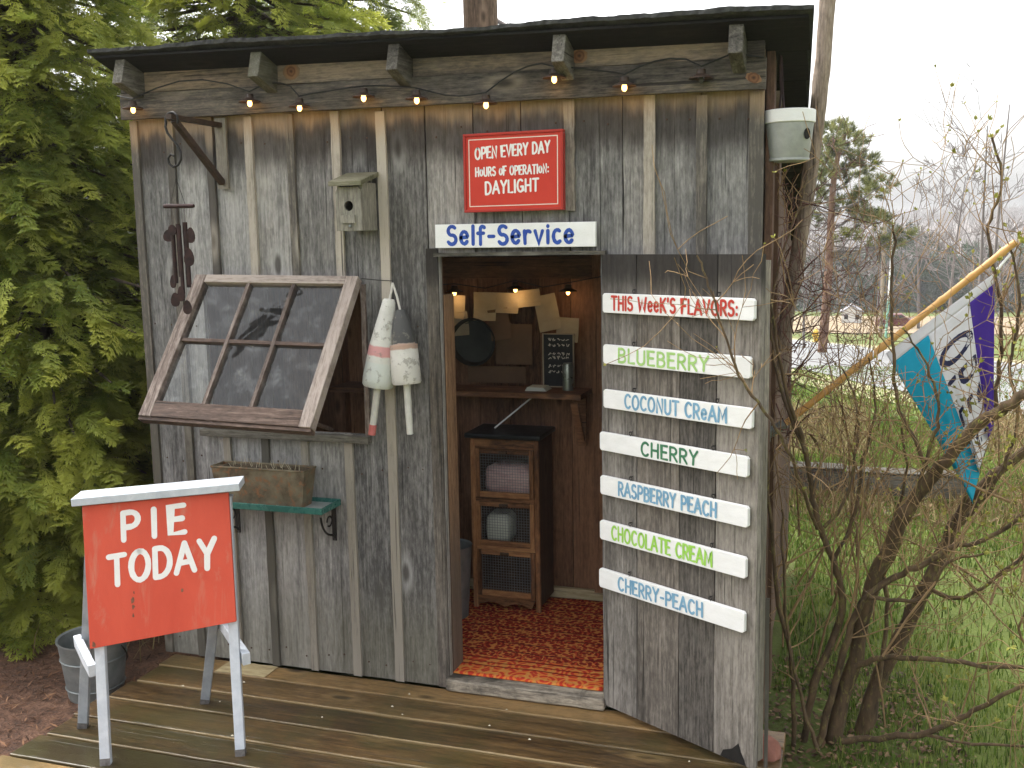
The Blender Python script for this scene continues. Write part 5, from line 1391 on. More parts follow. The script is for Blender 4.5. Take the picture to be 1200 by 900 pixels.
WCL = fabric('white_cloth', (0.78, 0.78, 0.80))
c0 = cloth_part('header', 0, 1, WCL, 0, 4)
c2 = cloth_part('white_stripe', 22 / 60, 46 / 60, WCL)
c3 = cloth_part('purple_stripe', 46 / 60, 1, fabric('purple_cloth', (0.085, 0.035, 0.36)))
for o in (c0, c1, c2, c3):
    o.data.polygons.foreach_set('use_smooth', [True] * len(o.data.polygons))
    sol = o.modifiers.new('thick', 'SOLIDIFY'); sol.thickness = 0.0012
m = MB(); m.tube([hb1 + pd * 0.008 + Vector((0, -.013, -0.004)), hb1 + pd * 0.055 + Vector((0, -.002, 0.010))], 0.004, 6); obj('tie', m, M['paint_white'], FG)
m = MB(); ring = [pb + pd * 0.40 + Vector((0, 0.0125 * math.cos(q), 0.0125 * math.sin(q))) for q in np.linspace(0, 6.283, 13)]; m.tube(ring, 0.002, 5); obj('tie', m, M['paint_white'], FG)
m = MB()
for k, ch in enumerate('OPEN'):
    b0 = 0.20 + k * 0.20
    def plc(u, v, lev):
        b = b0 + (1 - u) * 0.0 + u * 0.175; a = 0.70 - v * 0.30 + 0.0
        # letters read along the fly: u runs down the droop, v across the stripe
        a = 0.40 + v * 0.33
        p = cloth(a, min(1, b)); 
        e = 1e-3; tn = (cloth(a + e, b) - p).cross(cloth(a, min(1, b) + e) - p).normalized()
        if tn.y > 0: tn = -tn
        return p + tn * (0.0016 + lev * 0.00004)
    for li_, st in enumerate(FONT[ch][1]):
        dense = []
        for (p, q) in zip(st[:-1], st[1:]):
            for tt in (0, .25, .5, .75): dense.append((p[0] + (q[0] - p[0]) * tt, p[1] + (q[1] - p[1]) * tt))
        dense.append(st[-1]); ribbon(m, dense, 0.18, plc, li_)
M['let_navy'] = mottle('navy_flag_lettering', (0.01, 0.012, 0.05), (0.02, 0.022, 0.075), 30, 0.6, 0, 0)
obj('lettering', m, M['let_navy'], c2)

# ------------------------------------------------------------------ timber edging on the lawn
TB = thing('raised_bed', 'low grey timber edge of a garden bed on the lawn', 'garden bed', (0.75, 3.4, -0.1))
for (x, y, l, z, r) in ((0.30, 3.45, 0.62, 0.02, .3), (0.93, 3.47, 0.75, 0.005, .7)):
    m = MB(); m.plank((x, y, z), (1, 0.02, 0), (0, 0, 1), (0, -1, 0), l, 0.13, 0.04, 8, 0.002, r); obj('side_board', m, M['timber'], TB, bevel=0.004)
    m = MB(); m.plank((x, y + .06, z + 0.075), (1, 0.02, 0), (0, 1, 0), (0, 0, 1), l, 0.16, 0.016, 8, 0.002, r); obj('cap_board', m, M['timbertop'], TB, bevel=0.004)
for x in (0.32, 0.925, 1.66):
    m = MB(); m.box(x - .02, x + .02, 3.475, 3.52, -0.3, 0.066); obj('stake', m, M['timber'], TB)

# ------------------------------------------------------------------ plants: builders
def leafmat(name, c1, c2, c3, sc=3.0, trans=0.25, rough=0.6, lift=0.1):
    t = NT(name)
    at = t.n.new('ShaderNodeAttribute'); at.attribute_name = 'rnd'
    tc = t.n.new('ShaderNodeTexCoord')
    n = t.noise(tc.outputs['Object'], sc, 4, 0.6)
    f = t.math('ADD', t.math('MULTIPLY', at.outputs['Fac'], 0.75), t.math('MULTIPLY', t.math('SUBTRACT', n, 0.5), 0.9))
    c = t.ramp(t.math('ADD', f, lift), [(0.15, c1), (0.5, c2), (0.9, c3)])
    t.col(c); t.rough(rough); t.b.inputs['Specular IOR Level'].default_value = 0.25
    tl = t.new('ShaderNodeBsdfTranslucent'); t.k(c, tl.inputs[0])
    ms = t.new('ShaderNodeMixShader'); ms.inputs[0].default_value = trans; t.k(t.b.outputs[0], ms.inputs[1]); t.k(tl.outputs[0], ms.inputs[2]); t.k(ms.outputs[0], t.out.inputs['Surface'])
    return t.m
def barkmat(name, c1, c2, sc=25, moss=None):
    return mottle(name, c1, c2, sc, 0.9, 0, 0.6, c3=moss, t3=(0.52, 0.66), stretch=(1, 1, 0.35))
M['cedar'] = leafmat('cedar_foliage', (0.04, 0.05, 0.014), (0.165, 0.225, 0.038), (0.46, 0.48, 0.09), 2.2, 0.5, 0.6, 0.30)
M['hemlock'] = leafmat('hemlock_foliage', (0.07, 0.10, 0.025), (0.19, 0.25, 0.06), (0.38, 0.41, 0.11), 2.2, 0.5, 0.6, 0.22)
M['pine'] = leafmat('pine_needles', (0.045, 0.06, 0.02), (0.15, 0.165, 0.04), (0.32, 0.31, 0.08), 1.5, 0.15)
M['fir'] = leafmat('dark_evergreen', (0.018, 0.032, 0.018), (0.04, 0.065, 0.03), (0.07, 0.1, 0.045), 0.6, 0.1)
M['bud'] = leafmat('spring_bud', (0.16, 0.17, 0.03), (0.3, 0.3, 0.06), (0.42, 0.38, 0.1), 6, 0.3)
M['bark'] = barkmat('dark_bark', (0.035, 0.025, 0.018), (0.12, 0.09, 0.065))
M['pinebark'] = barkmat('pine_bark', (0.10, 0.055, 0.035), (0.26, 0.15, 0.1), 3)
M['greybark'] = barkmat('grey_bark', (0.10, 0.085, 0.078), (0.23, 0.2, 0.185), 3)
M['shrubbark'] = barkmat('shrub_bark', (0.035, 0.023, 0.013), (0.15, 0.098, 0.053), 30, (0.17, 0.145, 0.05))
M['twig'] = barkmat('twig_bark', (0.13, 0.08, 0.04), (0.38, 0.25, 0.125), 20)

class Tubes:
    """many thin branches in one mesh, all quads"""
    def __init__(self, n=5): self.V = []; self.F = []; self.R = []; self.c = 0; self.n = n
    def add(self, pts, rads, rnd=None):
        n = self.n; P = np.asarray(pts, float); rads = np.asarray(rads, float)
        if len(P) < 2: return
        d = np.gradient(P, axis=0); d /= np.linalg.norm(d, axis=1, keepdims=True) + 1e-12
        ref = np.array([0.31, 0.77, 0.56]) if abs(d[0] @ np.array([0.31, 0.77, 0.56])) < 0.9 else np.array([1, 0, 0.])
        u = np.cross(d, ref); u /= np.linalg.norm(u, axis=1, keepdims=True); w = np.cross(d, u)
        a = np.arange(n) * 2 * np.pi / n
        ring = P[:, None, :] + (u[:, None, :] * np.cos(a)[None, :, None] + w[:, None, :] * np.sin(a)[None, :, None]) * rads[:, None, None]
        self.V.append(ring.reshape(-1, 3)); m = len(P)
        k = np.arange(n)
        for i in range(m - 1):
            a0 = self.c + i * n + k; b0 = self.c + i * n + (k + 1) % n
            self.F.append(np.stack([a0, b0, b0 + n, a0 + n], 1))
        self.R.append(np.full(m * n, random.random() if rnd is None else rnd)); self.c += m * n
    def build(self, name, mat, parent=None):
        return np_obj(name, np.vstack(self.V), np.vstack(self.F), mat, np.concatenate(self.R), True, parent)
def unit(v): return v / (np.linalg.norm(v) + 1e-12)
def blocked(p):
    ux, uy = p[0] - 0.1653, p[1] + 0.02
    u = ux * 0.8685 - uy * 0.4958; dd = -ux * 0.4958 - uy * 0.8685
    if u < 0.66 and p[0] < 1.0 and p[1] < 0.0 and p[2] < 1.56: return dd < 0.035
    return p[0] < 0.69 and p[1] > -0.05 and p[1] < 2.2
def grow(tb, p, d, length, r0, depth, up=0.15, curl=0.35, nb=4, ang=(25, 60), shrink=(0.45, 0.7), tips=None, seg=6, rng=random, minr=0.0012, taper=0.35):
    pts = [np.array(p, float)]; dirs = []; d = unit(np.array(d, float))
    for i in range(seg):
        d = unit(d + np.array([rng.gauss(0, 1), rng.gauss(0, 1), rng.gauss(0, 1)]) * curl * 0.35 + np.array([0, 0, up]) * 0.5)
        q_ = pts[-1] + d * length / seg
        if q_[0] < 1.05 and q_[1] < 2.2 and q_[0] > -1.4 and blocked(q_): break
        pts.append(q_); dirs.append(d)
    if not dirs: return
    seg = len(dirs)
    r = [max(minr, r0 * (1 - (1 - taper) * i / seg)) for i in range(seg + 1)]
    tb.add(pts, r)
    if tips is not None and depth == 0: tips.append((pts[-1], dirs[-1]))
    if depth > 0:
        for k in range(nb):
            t_ = rng.uniform(0.25, 1.0); i = min(seg - 1, int(t_ * seg)); dd = dirs[i]
            ax = unit(np.cross(dd, np.array([rng.gauss(0, 1), rng.gauss(0, 1), rng.gauss(0, 1)])))
            an = math.radians(rng.uniform(*ang)); nd = dd * math.cos(an) + ax * math.sin(an)
            grow(tb, pts[i + 1], nd, length * rng.uniform(*shrink), max(minr, r[i + 1] * 0.6), depth - 1, up, curl, nb, ang, shrink, tips, max(3, seg - 1), rng, minr, taper)

# feathery spray templates: (tri verts, faces) lying in x (out), y (side), z (up)
def spray_template(kind, rng):
    V = []; F = []
    def leaf(p, d, l, w, up):
        s = np.cross(d, up); s = unit(s); i = len(V)
        V.extend([p, p + d * l * 0.45 + s * w, p + d * l, p + d * l * 0.45 - s * w]); F.append((i, i + 1, i + 2, i + 3))
    up = np.array([0, 0, 1.0])
    n = 9
    for i in range(n):
        t_ = (i + 0.5) / n
        base = np.array([t_, 0, 0.06 * math.sin(t_ * 2.5) - 0.28 * t_ * t_])
        for sgn in (-1, 1):
            an = math.radians(rng.uniform(28, 52)); L = 0.42 * (1 - t_ * 0.72) * rng.uniform(0.75, 1.2)
            d = unit(np.array([math.cos(an), sgn * math.sin(an), rng.uniform(-0.35, 0.15)]))
            m_ = 4 if kind == 'cedar' else 3
            for j in range(m_):
                q = base + d * L * (j / m_)
                for s2 in (-1, 1):
                    a2 = math.radians(rng.uniform(18, 40)) * s2
                    d2 = unit(np.array([d[0] * math.cos(a2) - d[1] * math.sin(a2), d[0] * math.sin(a2) + d[1] * math.cos(a2), d[2] + rng.uniform(-.25, .2)]))
                    leaf(q, d2, 0.16 * rng.uniform(0.7, 1.2), 0.018 if kind == 'cedar' else 0.013, up)
            leaf(base + d * L * 0.8, d, 0.15, 0.017, up)
    leaf(np.array([0.9, 0, -0.2]), unit(np.array([1, 0, -0.5])), 0.16, 0.018, up)
    return np.array(V), np.array(F)
def needle_template(rng):
    V = []; F = []
    for i in range(46):
        t_ = rng.uniform(0, 1); p = np.array([t_ * 0.5, 0, 0.12 * t_])
        d = unit(np.array([rng.uniform(0.1, 1.0), rng.gauss(0, .6), rng.gauss(0.25, .6)])); s = unit(np.cross(d, np.array([rng.gauss(0, 1), rng.gauss(0, 1), rng.gauss(0, 1)])))
        l = rng.uniform(0.4, 0.65); w = 0.028; k = len(V)
        V.extend([p - s * w, p + s * w, p + d * l + s * w * .3, p + d * l - s * w * .3]); F.append((k, k + 1, k + 2, k + 3))
    return np.array(V), np.array(F)
TPL = {k: [spray_template(k, random) for _ in range(5)] for k in ('cedar', 'hemlock')}
TPL['pine'] = [needle_template(random) for _ in range(4)]
def place_sprays(kind, items):
    """items: (pos, outdir(3), upish(3), size, rnd)"""
    Vs = []; Fs = []; Rs = []; c = 0
    for (p, d, u, s, r) in items:
        V, F = random.choice(TPL[kind]); d = unit(np.asarray(d, float)); y = np.cross(np.asarray(u, float), d)
        if np.linalg.norm(y) < 1e-4: y = np.array([0, 1.0, 0])
        y = unit(y); z = np.cross(d, y)
        W_ = V[:, 0:1] * d + V[:, 1:2] * y + V[:, 2:3] * z
        Vs.append(np.asarray(p) + W_ * s); Fs.append(F + c); c += len(V)
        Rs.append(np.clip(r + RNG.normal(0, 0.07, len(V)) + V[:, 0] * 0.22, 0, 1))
    return np.vstack(Vs), np.vstack(Fs), np.concatenate(Rs)
def conifer(name, label, x, y, h, rad, kind, mat, n, size, group=None, z0=None, low=0.0, droop=0.35, gap=0.0, side=None):
    zb = T(x, y) if z0 is None else z0
    t = thing(name, label, 'tree', (x, y, zb), group)
    tb = Tubes(8); tb.add([(x, y, zb - 0.1), (x + .03, y, zb + h * 0.5), (x, y, zb + h * 0.97)], [rad * 0.09, rad * 0.055, rad * 0.01])
    items = []; lumps = [(random.uniform(0, 6.28), random.uniform(low, 1), random.uniform(0.75, 1.18)) for _ in range(26)]
    limbs = Tubes(4)
    for i in range(n):
        tt = low + (1 - low) * (1 - math.sqrt(1 - random.random() * 0.985)); a = random.uniform(0, 2 * math.pi)
        if side is not None and random.random() < 0.6:
            a = random.gauss(side, 0.8)
        R_ = rad * (1 - tt) ** 0.72 + 0.05
        k = 1.0
        for (la, lt, lk) in lumps:
            da = abs((a - la + math.pi) % (2 * math.pi) - math.pi)
            if da < 0.55 and abs(tt - lt) < 0.11: k *= lk
        f = random.random() ** 0.55
        if f < gap: continue
        rr = R_ * (0.30 + 0.70 * f) * min(k, 1.25)
        out = np.array([math.cos(a), math.sin(a), 0.0]); p = np.array([x, y, zb + h * tt]) + out * rr
        p[2] += random.uniform(-.12, .12) - 0.12 * f
        if p[2] < zb + 0.05: p[2] = zb + random.uniform(0.05, .3)
        d = unit(out + np.array([random.gauss(0, .35), random.gauss(0, .35), random.uniform(-droop * 1.6, droop * 0.5)]))
        u = unit(np.array([random.gauss(0, .35), random.gauss(0, .35), 1.0]) + out * random.uniform(-.2, .8))
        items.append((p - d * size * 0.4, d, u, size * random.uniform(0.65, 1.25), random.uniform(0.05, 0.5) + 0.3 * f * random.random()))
        if i % 6 == 0: limbs.add([(x, y, zb + h * tt + 0.1), (p + np.array([x, y, p[2] + 0.15])) / 2, p], [rad * 0.018, rad * 0.010, rad * 0.004])
    tb.build('trunk', M['bark'], t)
    if limbs.V: limbs.build('limbs', M['bark'], t)
    V, F, Rn = place_sprays(kind, items)
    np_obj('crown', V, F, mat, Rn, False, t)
    return t
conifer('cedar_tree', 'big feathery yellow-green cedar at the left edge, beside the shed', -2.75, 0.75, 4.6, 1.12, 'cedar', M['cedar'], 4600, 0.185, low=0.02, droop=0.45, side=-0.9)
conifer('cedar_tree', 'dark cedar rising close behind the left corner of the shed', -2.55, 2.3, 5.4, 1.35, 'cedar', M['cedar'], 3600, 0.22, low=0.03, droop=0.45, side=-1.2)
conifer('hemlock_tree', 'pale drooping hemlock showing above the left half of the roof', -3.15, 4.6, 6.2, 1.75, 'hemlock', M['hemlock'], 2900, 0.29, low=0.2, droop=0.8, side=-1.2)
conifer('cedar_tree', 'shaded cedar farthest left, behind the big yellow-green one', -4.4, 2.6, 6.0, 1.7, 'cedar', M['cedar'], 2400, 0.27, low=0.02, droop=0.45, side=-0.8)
# bare branches over the roof
BT = thing('bare_tree', 'bare tree with thin branches over the middle of the roof', 'tree', (-1.55, 4.4, T(-1.5, 4.4)))
tb = Tubes(6); random.seed(21)
grow(tb, (-1.95, 4.4, -0.2), (0.02, 0, 1), 3.6, 0.055, 0, 0.1, 0.1)
for (p, d, l, r) in (((-1.93, 4.4, 2.95), (0.55, -.1, 0.8), 0.9, 0.020), ((-1.93, 4.4, 3.3), (1, 0, -0.28), 0.75, 0.024), ((-1.93, 4.4, 3.1), (0.2, .1, 1), 1.0, 0.02), ((-1.9, 4.4, 2.8), (.5, -.2, .35), 0.6, 0.014)):
    grow(tb, p, d, l, r, 2, 0.04, 0.4, 4, (25, 65), (0.35, 0.6))
tb.build('branches', M['greybark'], BT)

# ------------------------------------------------------------------ foreground shrub
random.seed(5)
LIMBS = [
([(0.89,0.17,-0.15),(0.96,0.15,0.21),(1.0,0.12,0.43),(1.06,0.1,0.61),(1.1,0.07,0.73),(1.15,0.05,0.82),(1.21,0.02,0.92),(1.29,-0.0,1.03),(1.35,-0.03,1.08),(1.42,-0.05,1.15)],0.0331,0.0179),
([(0.98,0.25,-0.19),(1.04,0.26,0.08),(1.12,0.28,0.27),(1.18,0.29,0.42),(1.22,0.3,0.53),(1.27,0.31,0.65),(1.33,0.32,0.75),(1.41,0.34,0.83),(1.5,0.35,0.92)],0.0359,0.0166),
([(0.81,0.15,-0.14),(0.84,0.12,0.12),(0.92,0.1,0.38),(0.89,0.07,0.55),(0.85,0.04,0.66),(0.82,0.02,0.79),(0.8,-0.01,0.92),(0.76,-0.04,1.05),(0.72,-0.07,1.21),(0.7,-0.09,1.34),(0.68,-0.12,1.44)],0.0166,0.0041),
([(0.86,0.1,-0.08),(0.92,0.09,0.2),(0.98,0.07,0.43),(1.08,0.06,0.52),(1.16,0.04,0.58),(1.24,0.03,0.64),(1.33,0.01,0.68),(1.45,0.0,0.8)],0.0152,0.0069),
([(0.97,0.1,0.2),(1.03,0.06,0.25),(1.11,0.02,0.28),(1.23,-0.02,0.3),(1.34,-0.06,0.31),(1.45,-0.1,0.34)],0.0124,0.0069),
([(0.93,0.1,-0.06),(1.07,0.05,0.0),(1.18,0.0,0.05),(1.28,-0.05,0.15),(1.35,-0.1,0.23),(1.45,-0.15,0.33)],0.0138,0.0069),
([(1.18,0.0,0.05),(1.3,-0.05,0.06),(1.46,-0.1,0.1)],0.0069,0.0041),
([(1.17,0.05,0.84),(1.12,0.03,0.95),(1.06,0.01,1.08),(1.04,-0.01,1.26),(1.03,-0.03,1.44),(1.03,-0.05,1.6)],0.0083,0.0041),
([(1.26,0.3,0.65),(1.33,0.3,0.85),(1.36,0.3,1.04),(1.37,0.3,1.24),(1.35,0.3,1.42),(1.32,0.3,1.59),(1.35,0.3,1.72),(1.32,0.3,1.86)],0.0097,0.0041),
([(1.12,0.0,0.79),(1.15,-0.02,0.94),(1.17,-0.05,1.07),(1.13,-0.08,1.2),(1.07,-0.1,1.3)],0.0083,0.0028),
([(0.78,0.1,-0.1),(0.77,0.07,0.19),(0.72,0.03,0.46),(0.69,0.0,0.83),(0.67,-0.03,1.08),(0.66,-0.07,1.31),(0.69,-0.1,1.47)],0.0097,0.0041),
([(0.84,-0.05,0.69),(0.80,-0.25,0.87),(0.76,-0.40,1.02),(0.70,-0.43,1.12),(0.64,-0.44,1.21),(0.6,-0.45,1.33),(0.56,-0.45,1.45),(0.53,-0.46,1.53)],0.0069,0.0028),
([(0.8,-0.02,0.92),(0.72,0.0,1.12),(0.69,0.03,1.31),(0.71,0.05,1.49),(0.77,0.08,1.69),(0.79,0.1,1.77)],0.0069,0.0028),
([(0.89,0.1,0.54),(0.95,0.1,0.71),(0.97,0.1,0.88),(1.0,0.1,1.04),(0.98,0.1,1.2)],0.0083,0.0028),
([(0.86,0.02,-0.06),(0.80,0.01,0.12),(0.76,-0.0,0.32),(0.745,-0.02,0.52),(0.735,-0.03,0.74)],0.0083,0.0041),
([(1.04,0.2,0.11),(1.06,0.2,0.35),(1.04,0.2,0.55),(1.1,0.2,0.8),(1.08,0.2,0.97)],0.0097,0.0041),
([(1.18,0.25,0.43),(1.26,0.2,0.42),(1.33,0.15,0.48),(1.47,0.1,0.64)],0.0097,0.0055),
([(1.22,0.3,0.53),(1.31,0.28,0.69),(1.38,0.27,0.81),(1.42,0.25,0.98),(1.39,0.23,1.16),(1.41,0.22,1.35),(1.37,0.2,1.53)],0.0097,0.0041),
([(0.86,0.0,0.68),(0.92,0.0,0.77),(0.95,0.0,0.95),(0.94,0.0,1.08),(0.9,0.0,1.18)],0.0069,0.0028),
([(1.0,0.05,0.45),(1.15,0.0,0.48),(1.21,-0.05,0.61),(1.3,-0.1,0.66)],0.0083,0.0041)]
SB = thing('bare_shrub', 'large bare many-stemmed shrub with first buds in the right foreground', 'shrub', (0.95, 0.15, -0.15))
def smooth_path(pts, per=4):
    P = np.array(pts, float); out = []
    for i in range(len(P) - 1):
        p0 = P[max(0, i - 1)]; p1 = P[i]; p2 = P[i + 1]; p3 = P[min(len(P) - 1, i + 2)]
        for k in range(per):
            t_ = k / per
            out.append(0.5 * ((2 * p1) + (-p0 + p2) * t_ + (2 * p0 - 5 * p1 + 4 * p2 - p3) * t_ ** 2 + (-p0 + 3 * p1 - 3 * p2 + p3) * t_ ** 3))
    out.append(P[-1]); return np.array(out)
stems = Tubes(9); twigs = Tubes(4); tips = []
for pts, ra, rb in LIMBS:
    P = smooth_path(pts, 5); n = len(P)
    P = P + RNG.normal(0, 0.0025, P.shape)
    rads = 0.82 * np.linspace(ra, rb, n) * (1 + RNG.normal(0, 0.05, n)); stems.add(P, rads)
    if rb <= 0.0045: tips.append((P[-1], unit(P[-1] - P[-2])))
    dense = np.linalg.norm(np.diff(P, axis=0), axis=1).sum()
    for k in range(int(dense * (14 if ra < 0.012 else 15))):
        i = random.randint(n // 5, n - 1); d = unit(P[min(i + 1, n - 1)] - P[max(i - 1, 0)])
        nd = unit(d * 0.6 + np.array([random.gauss(0, .6), random.gauss(0, .55), random.gauss(0.12, .5)]))
        grow(twigs, P[i], nd, random.uniform(0.12, 0.36), min(rads[i] * 0.55, random.uniform(0.0019, 0.0036)), random.choice((1, 1, 2)), 0.08, 0.5, 3, (25, 70), (0.4, 0.75), tips, 5, random, 0.0010, 0.3)
# upright whips near the shed corner
for k in range(20):
    bx = random.uniform(0.72, 1.10); by = random.uniform(-0.05, 0.75)
    if bx < 0.78: by = max(by, 0.12)
    grow(twigs, (bx, by, random.uniform(-0.1, 0.55)), (random.gauss(0.0, .22), random.gauss(0, .2), 1), random.uniform(0.55, 1.25), random.uniform(0.0028, 0.0055), 2, 0.10, 0.35, 4, (20, 60), (0.25, 0.5), tips, 8, random, 0.0010, 0.3)
# branches coming in on the right
for k in range(22):
    p = (random.uniform(1.30, 1.62), random.uniform(0.0, 0.5), random.uniform(0.1, 1.05))
    grow(twigs, p, (random.gauss(-0.25, .5), random.gauss(0, .4), random.uniform(0.2, 1)), random.uniform(0.25, 0.6), random.uniform(0.003, 0.006), 2, 0.14, 0.45, 4, (25, 65), (0.4, 0.7), tips, 6, random, 0.0011, 0.3)
stems.build('stems', M['shrubbark'], SB)
twigs.build('twigs', M['twig'], SB)
# buds: pairs of small leaves at the tips towards the right
bv = []; bf = []; br = []
for (p, d) in tips:
    if p[0] < 0.98 and random.random() < 0.8: continue
    if random.random() < 0.35: continue
    s = random.uniform(0.006, 0.016) * (1.3 if p[0] > 1.2 else 0.8); 
    for k in range(3):
        q = unit(d + np.array([random.gauss(0, .5), random.gauss(0, .5), random.gauss(.2, .4)])); sd = unit(np.cross(q, np.array([random.gauss(0, 1), random.gauss(0, 1), random.gauss(0, 1)]))); nn = np.cross(q, sd)
        i0 = len(bv); bv += [p, p + q * s * .5 + sd * s * .32, p + q * s, p + q * s * .5 - sd * s * .32, p + q * s * .45 + nn * s * .2]; r_ = random.random()
        bf += [(i0, i0 + 1, i0 + 4), (i0 + 1, i0 + 2, i0 + 4), (i0 + 2, i0 + 3, i0 + 4), (i0 + 3, i0, i0 + 4)]; br += [r_] * 5
o = np_obj('buds', np.array(bv), np.array(bf), M['bud'], br, False, SB)
# reddish dead vine hanging on the side wall under the bucket
VN = thing('dead_vine', 'tangled reddish dead vine on the side wall under the hanging bucket', 'vine', (0.69, 0.3, 0))
tb = Tubes(4)
for k in range(60):
    grow(tb, (random.uniform(0.69, 0.76), random.uniform(0.05, 0.5), random.uniform(0.9, 1.75)), (random.gauss(0.05, .4), random.gauss(0, .6), random.gauss(0.2, .8)), random.uniform(0.15, 0.4), 0.0025, 2, 0.0, 0.9, 3, (30, 80), (0.4, 0.7), None, 6, random, 0.0009, 0.4)
M['vine'] = barkmat('vine_bark', (0.055, 0.022, 0.017), (0.17, 0.08, 0.06), 30)
tb.build('stems', M['vine'], VN)

# ------------------------------------------------------------------ ground cover
def blades(name, xr, yr, n, hmin, hmax, mat, cond=None, lean=0.5, wd=0.0022, zf_=None, per=1):
    x = RNG.uniform(*xr, n); y = RNG.uniform(*yr, n)
    if cond is not None:
        k = cond(x, y); x, y = x[k], y[k]
    n = len(x); z = (tz(x, y) if zf_ is None else zf_(x, y)); h = RNG.uniform(hmin, hmax, n); a = RNG.uniform(0, 2 * np.pi, n)
    b = RNG.uniform(0, 2 * np.pi, n); ln = RNG.uniform(0, lean, n); w = wd * RNG.uniform(.6, 1.4, n) * (1 + 0.15 * np.maximum(y, 0))
    p = np.stack([x, y, z], 1); s = np.stack([np.cos(a) * w, np.sin(a) * w, 0 * a], 1)
    m_ = p + np.stack([np.cos(b) * ln * h * .35, np.sin(b) * ln * h * .35, h * .6], 1); t_ = p + np.stack([np.cos(b) * ln * h, np.sin(b) * ln * h, h], 1)
    V = np.stack([p - s, p + s, m_ + s * .7, t_, m_ - s * .7], 1).reshape(-1, 3)
    F = np.arange(n * 5).reshape(n, 5)
    return np_obj(name, V, F, mat, np.repeat(RNG.uniform(0, 1, n), 5))
M['grass'] = leafmat('lawn_grass', (0.05, 0.08, 0.014), (0.12, 0.2, 0.03), (0.31, 0.32, 0.09), 1.6, 0.3)
M['drygrass'] = leafmat('dry_grass', (0.12, 0.085, 0.035), (0.26, 0.2, 0.09), (0.42, 0.35, 0.18), 2, 0.3)
def lawnpatch(x, y): return (np.sin(x * 2.1 + 1.3 * np.sin(y * 1.1)) + np.sin(y * 1.7 + x) + RNG.normal(0, .7, len(x))) > -1.5
tag(blades('grass', (0.35, 4.2), (-0.3, 8), 160000, 0.015, 0.045, M['grass'], lambda x, y: lawnpatch(x, y) & (x < 1.9 + y * 0.42) & ((x > 0.9) | (y > 0.5)) & ((x > 0.69) | (y > 2.1))), 'short green lawn grass to the right of the shed', 'grass', kind='stuff')
tag(blades('grass', (0.0, 6), (8, 18), 26000, 0.03, 0.07, M['grass'], lambda x, y: lawnpatch(x, y) & (x < 1.9 + y * 0.4), wd=0.003), 'green lawn grass on the slope down to the road', 'grass', kind='stuff')
tag(blades('dry_grass', (0.3, 3.2), (2.6, 8.5), 11000, 0.05, 0.20, M['drygrass'], lambda x, y: (np.abs(y - 3.3) < .35) | ((y > 5) & (np.sin(x * 3) > -.2)), 0.9), 'tufts of dry tan grass around the garden bed', 'grass', kind='stuff')
tag(blades('dry_grass', (0.9, 4.2), (0.3, 8), 16000, 0.015, 0.05, M['drygrass'], lambda x, y: (np.sin(x * 3.3 + np.sin(y * 2)) + np.sin(y * 2.9 + x) + RNG.normal(0, .5, len(x)) > .5) & (x < 1.9 + y * .42), 1.2), 'dead tan blades matted in the lawn', 'grass', kind='stuff')
# dead leaves under the shrub
def litter(name, xr, yr, n, s0, s1, mat, cond=None, zf_=None, thin=1.0):
    x = RNG.uniform(*xr, n); y = RNG.uniform(*yr, n)
    if cond is not None:
        k = cond(x, y); x, y = x[k], y[k]
    n = len(x); z = (tz(x, y) if zf_ is None else zf_(x, y)) + RNG.uniform(0.004, 0.02, n); a = RNG.uniform(0, 2 * np.pi, n); s = RNG.uniform(s0, s1, n)
    tilt = RNG.normal(0, .35, n); c = np.stack([x, y, z], 1)
    u = np.stack([np.cos(a), np.sin(a), np.sin(tilt)], 1) * s[:, None]; v = np.stack([-np.sin(a), np.cos(a), RNG.normal(0, .3, n)], 1) * (s * thin)[:, None]
    V = np.stack([c - u, c + v * .6, c + u, c - v * .6], 1).reshape(-1, 3); F = np.arange(n * 4).reshape(n, 4)
    return np_obj(name, V, F, mat, np.repeat(RNG.uniform(0, 1, n), 4))
M['leaflitter'] = leafmat('dead_leaves', (0.04, 0.024, 0.013), (0.12, 0.07, 0.04), (0.27, 0.18, 0.1), 6, 0.1, 0.8)
M['needles'] = leafmat('fallen_needles', (0.04, 0.02, 0.012), (0.13, 0.062, 0.034), (0.3, 0.16, 0.085), 6, 0.05, 0.8)
tag(litter('dead_leaves', (0.66, 1.35), (-0.4, 1.0), 2600, 0.005, 0.014, M['leaflitter'], lambda x, y: (x - .9) ** 2 + (y - .2) ** 2 * .6 < .2 + RNG.uniform(0, .12, len(x))), 'dead brown leaves under the bare shrub', 'leaves', kind='stuff')
tag(litter('dead_leaves', (0.2, 2.2), (3.0, 3.45), 600, 0.010, 0.028, M['leaflitter']), 'dead leaves drifted in front of the garden bed', 'leaves', kind='stuff')
tag(litter('mulch_chips', (-4.2, -1.45), (-2.2, 1.6), 15000, 0.006, 0.026, M['needles'], lambda x, y: (x < -1.54 + 0.02 * y) | (y > 0.03), mulch_z, 0.25), 'reddish bark chips and needles on the mulch bed', 'mulch', kind='stuff')
tag(blades('dry_grass', (-2.35, -1.75), (-0.1, 0.5), 60, 0.08, 0.22, M['drygrass'], None, 1.2, 0.003, mulch_z), 'few dry straw stalks by the galvanised bucket', 'straw', kind='stuff')
m = MB(); m.tube([(-1.93, -0.80, -0.09), (-1.86, -0.80, -0.055), (-1.80, -0.86, -0.06), (-1.72, -0.86, -0.075)], 0.0022, 5); tag(obj('straw_stalk', m, M['drystem']), 'single bent yellow straw lying on the mulch at far left', 'straw')

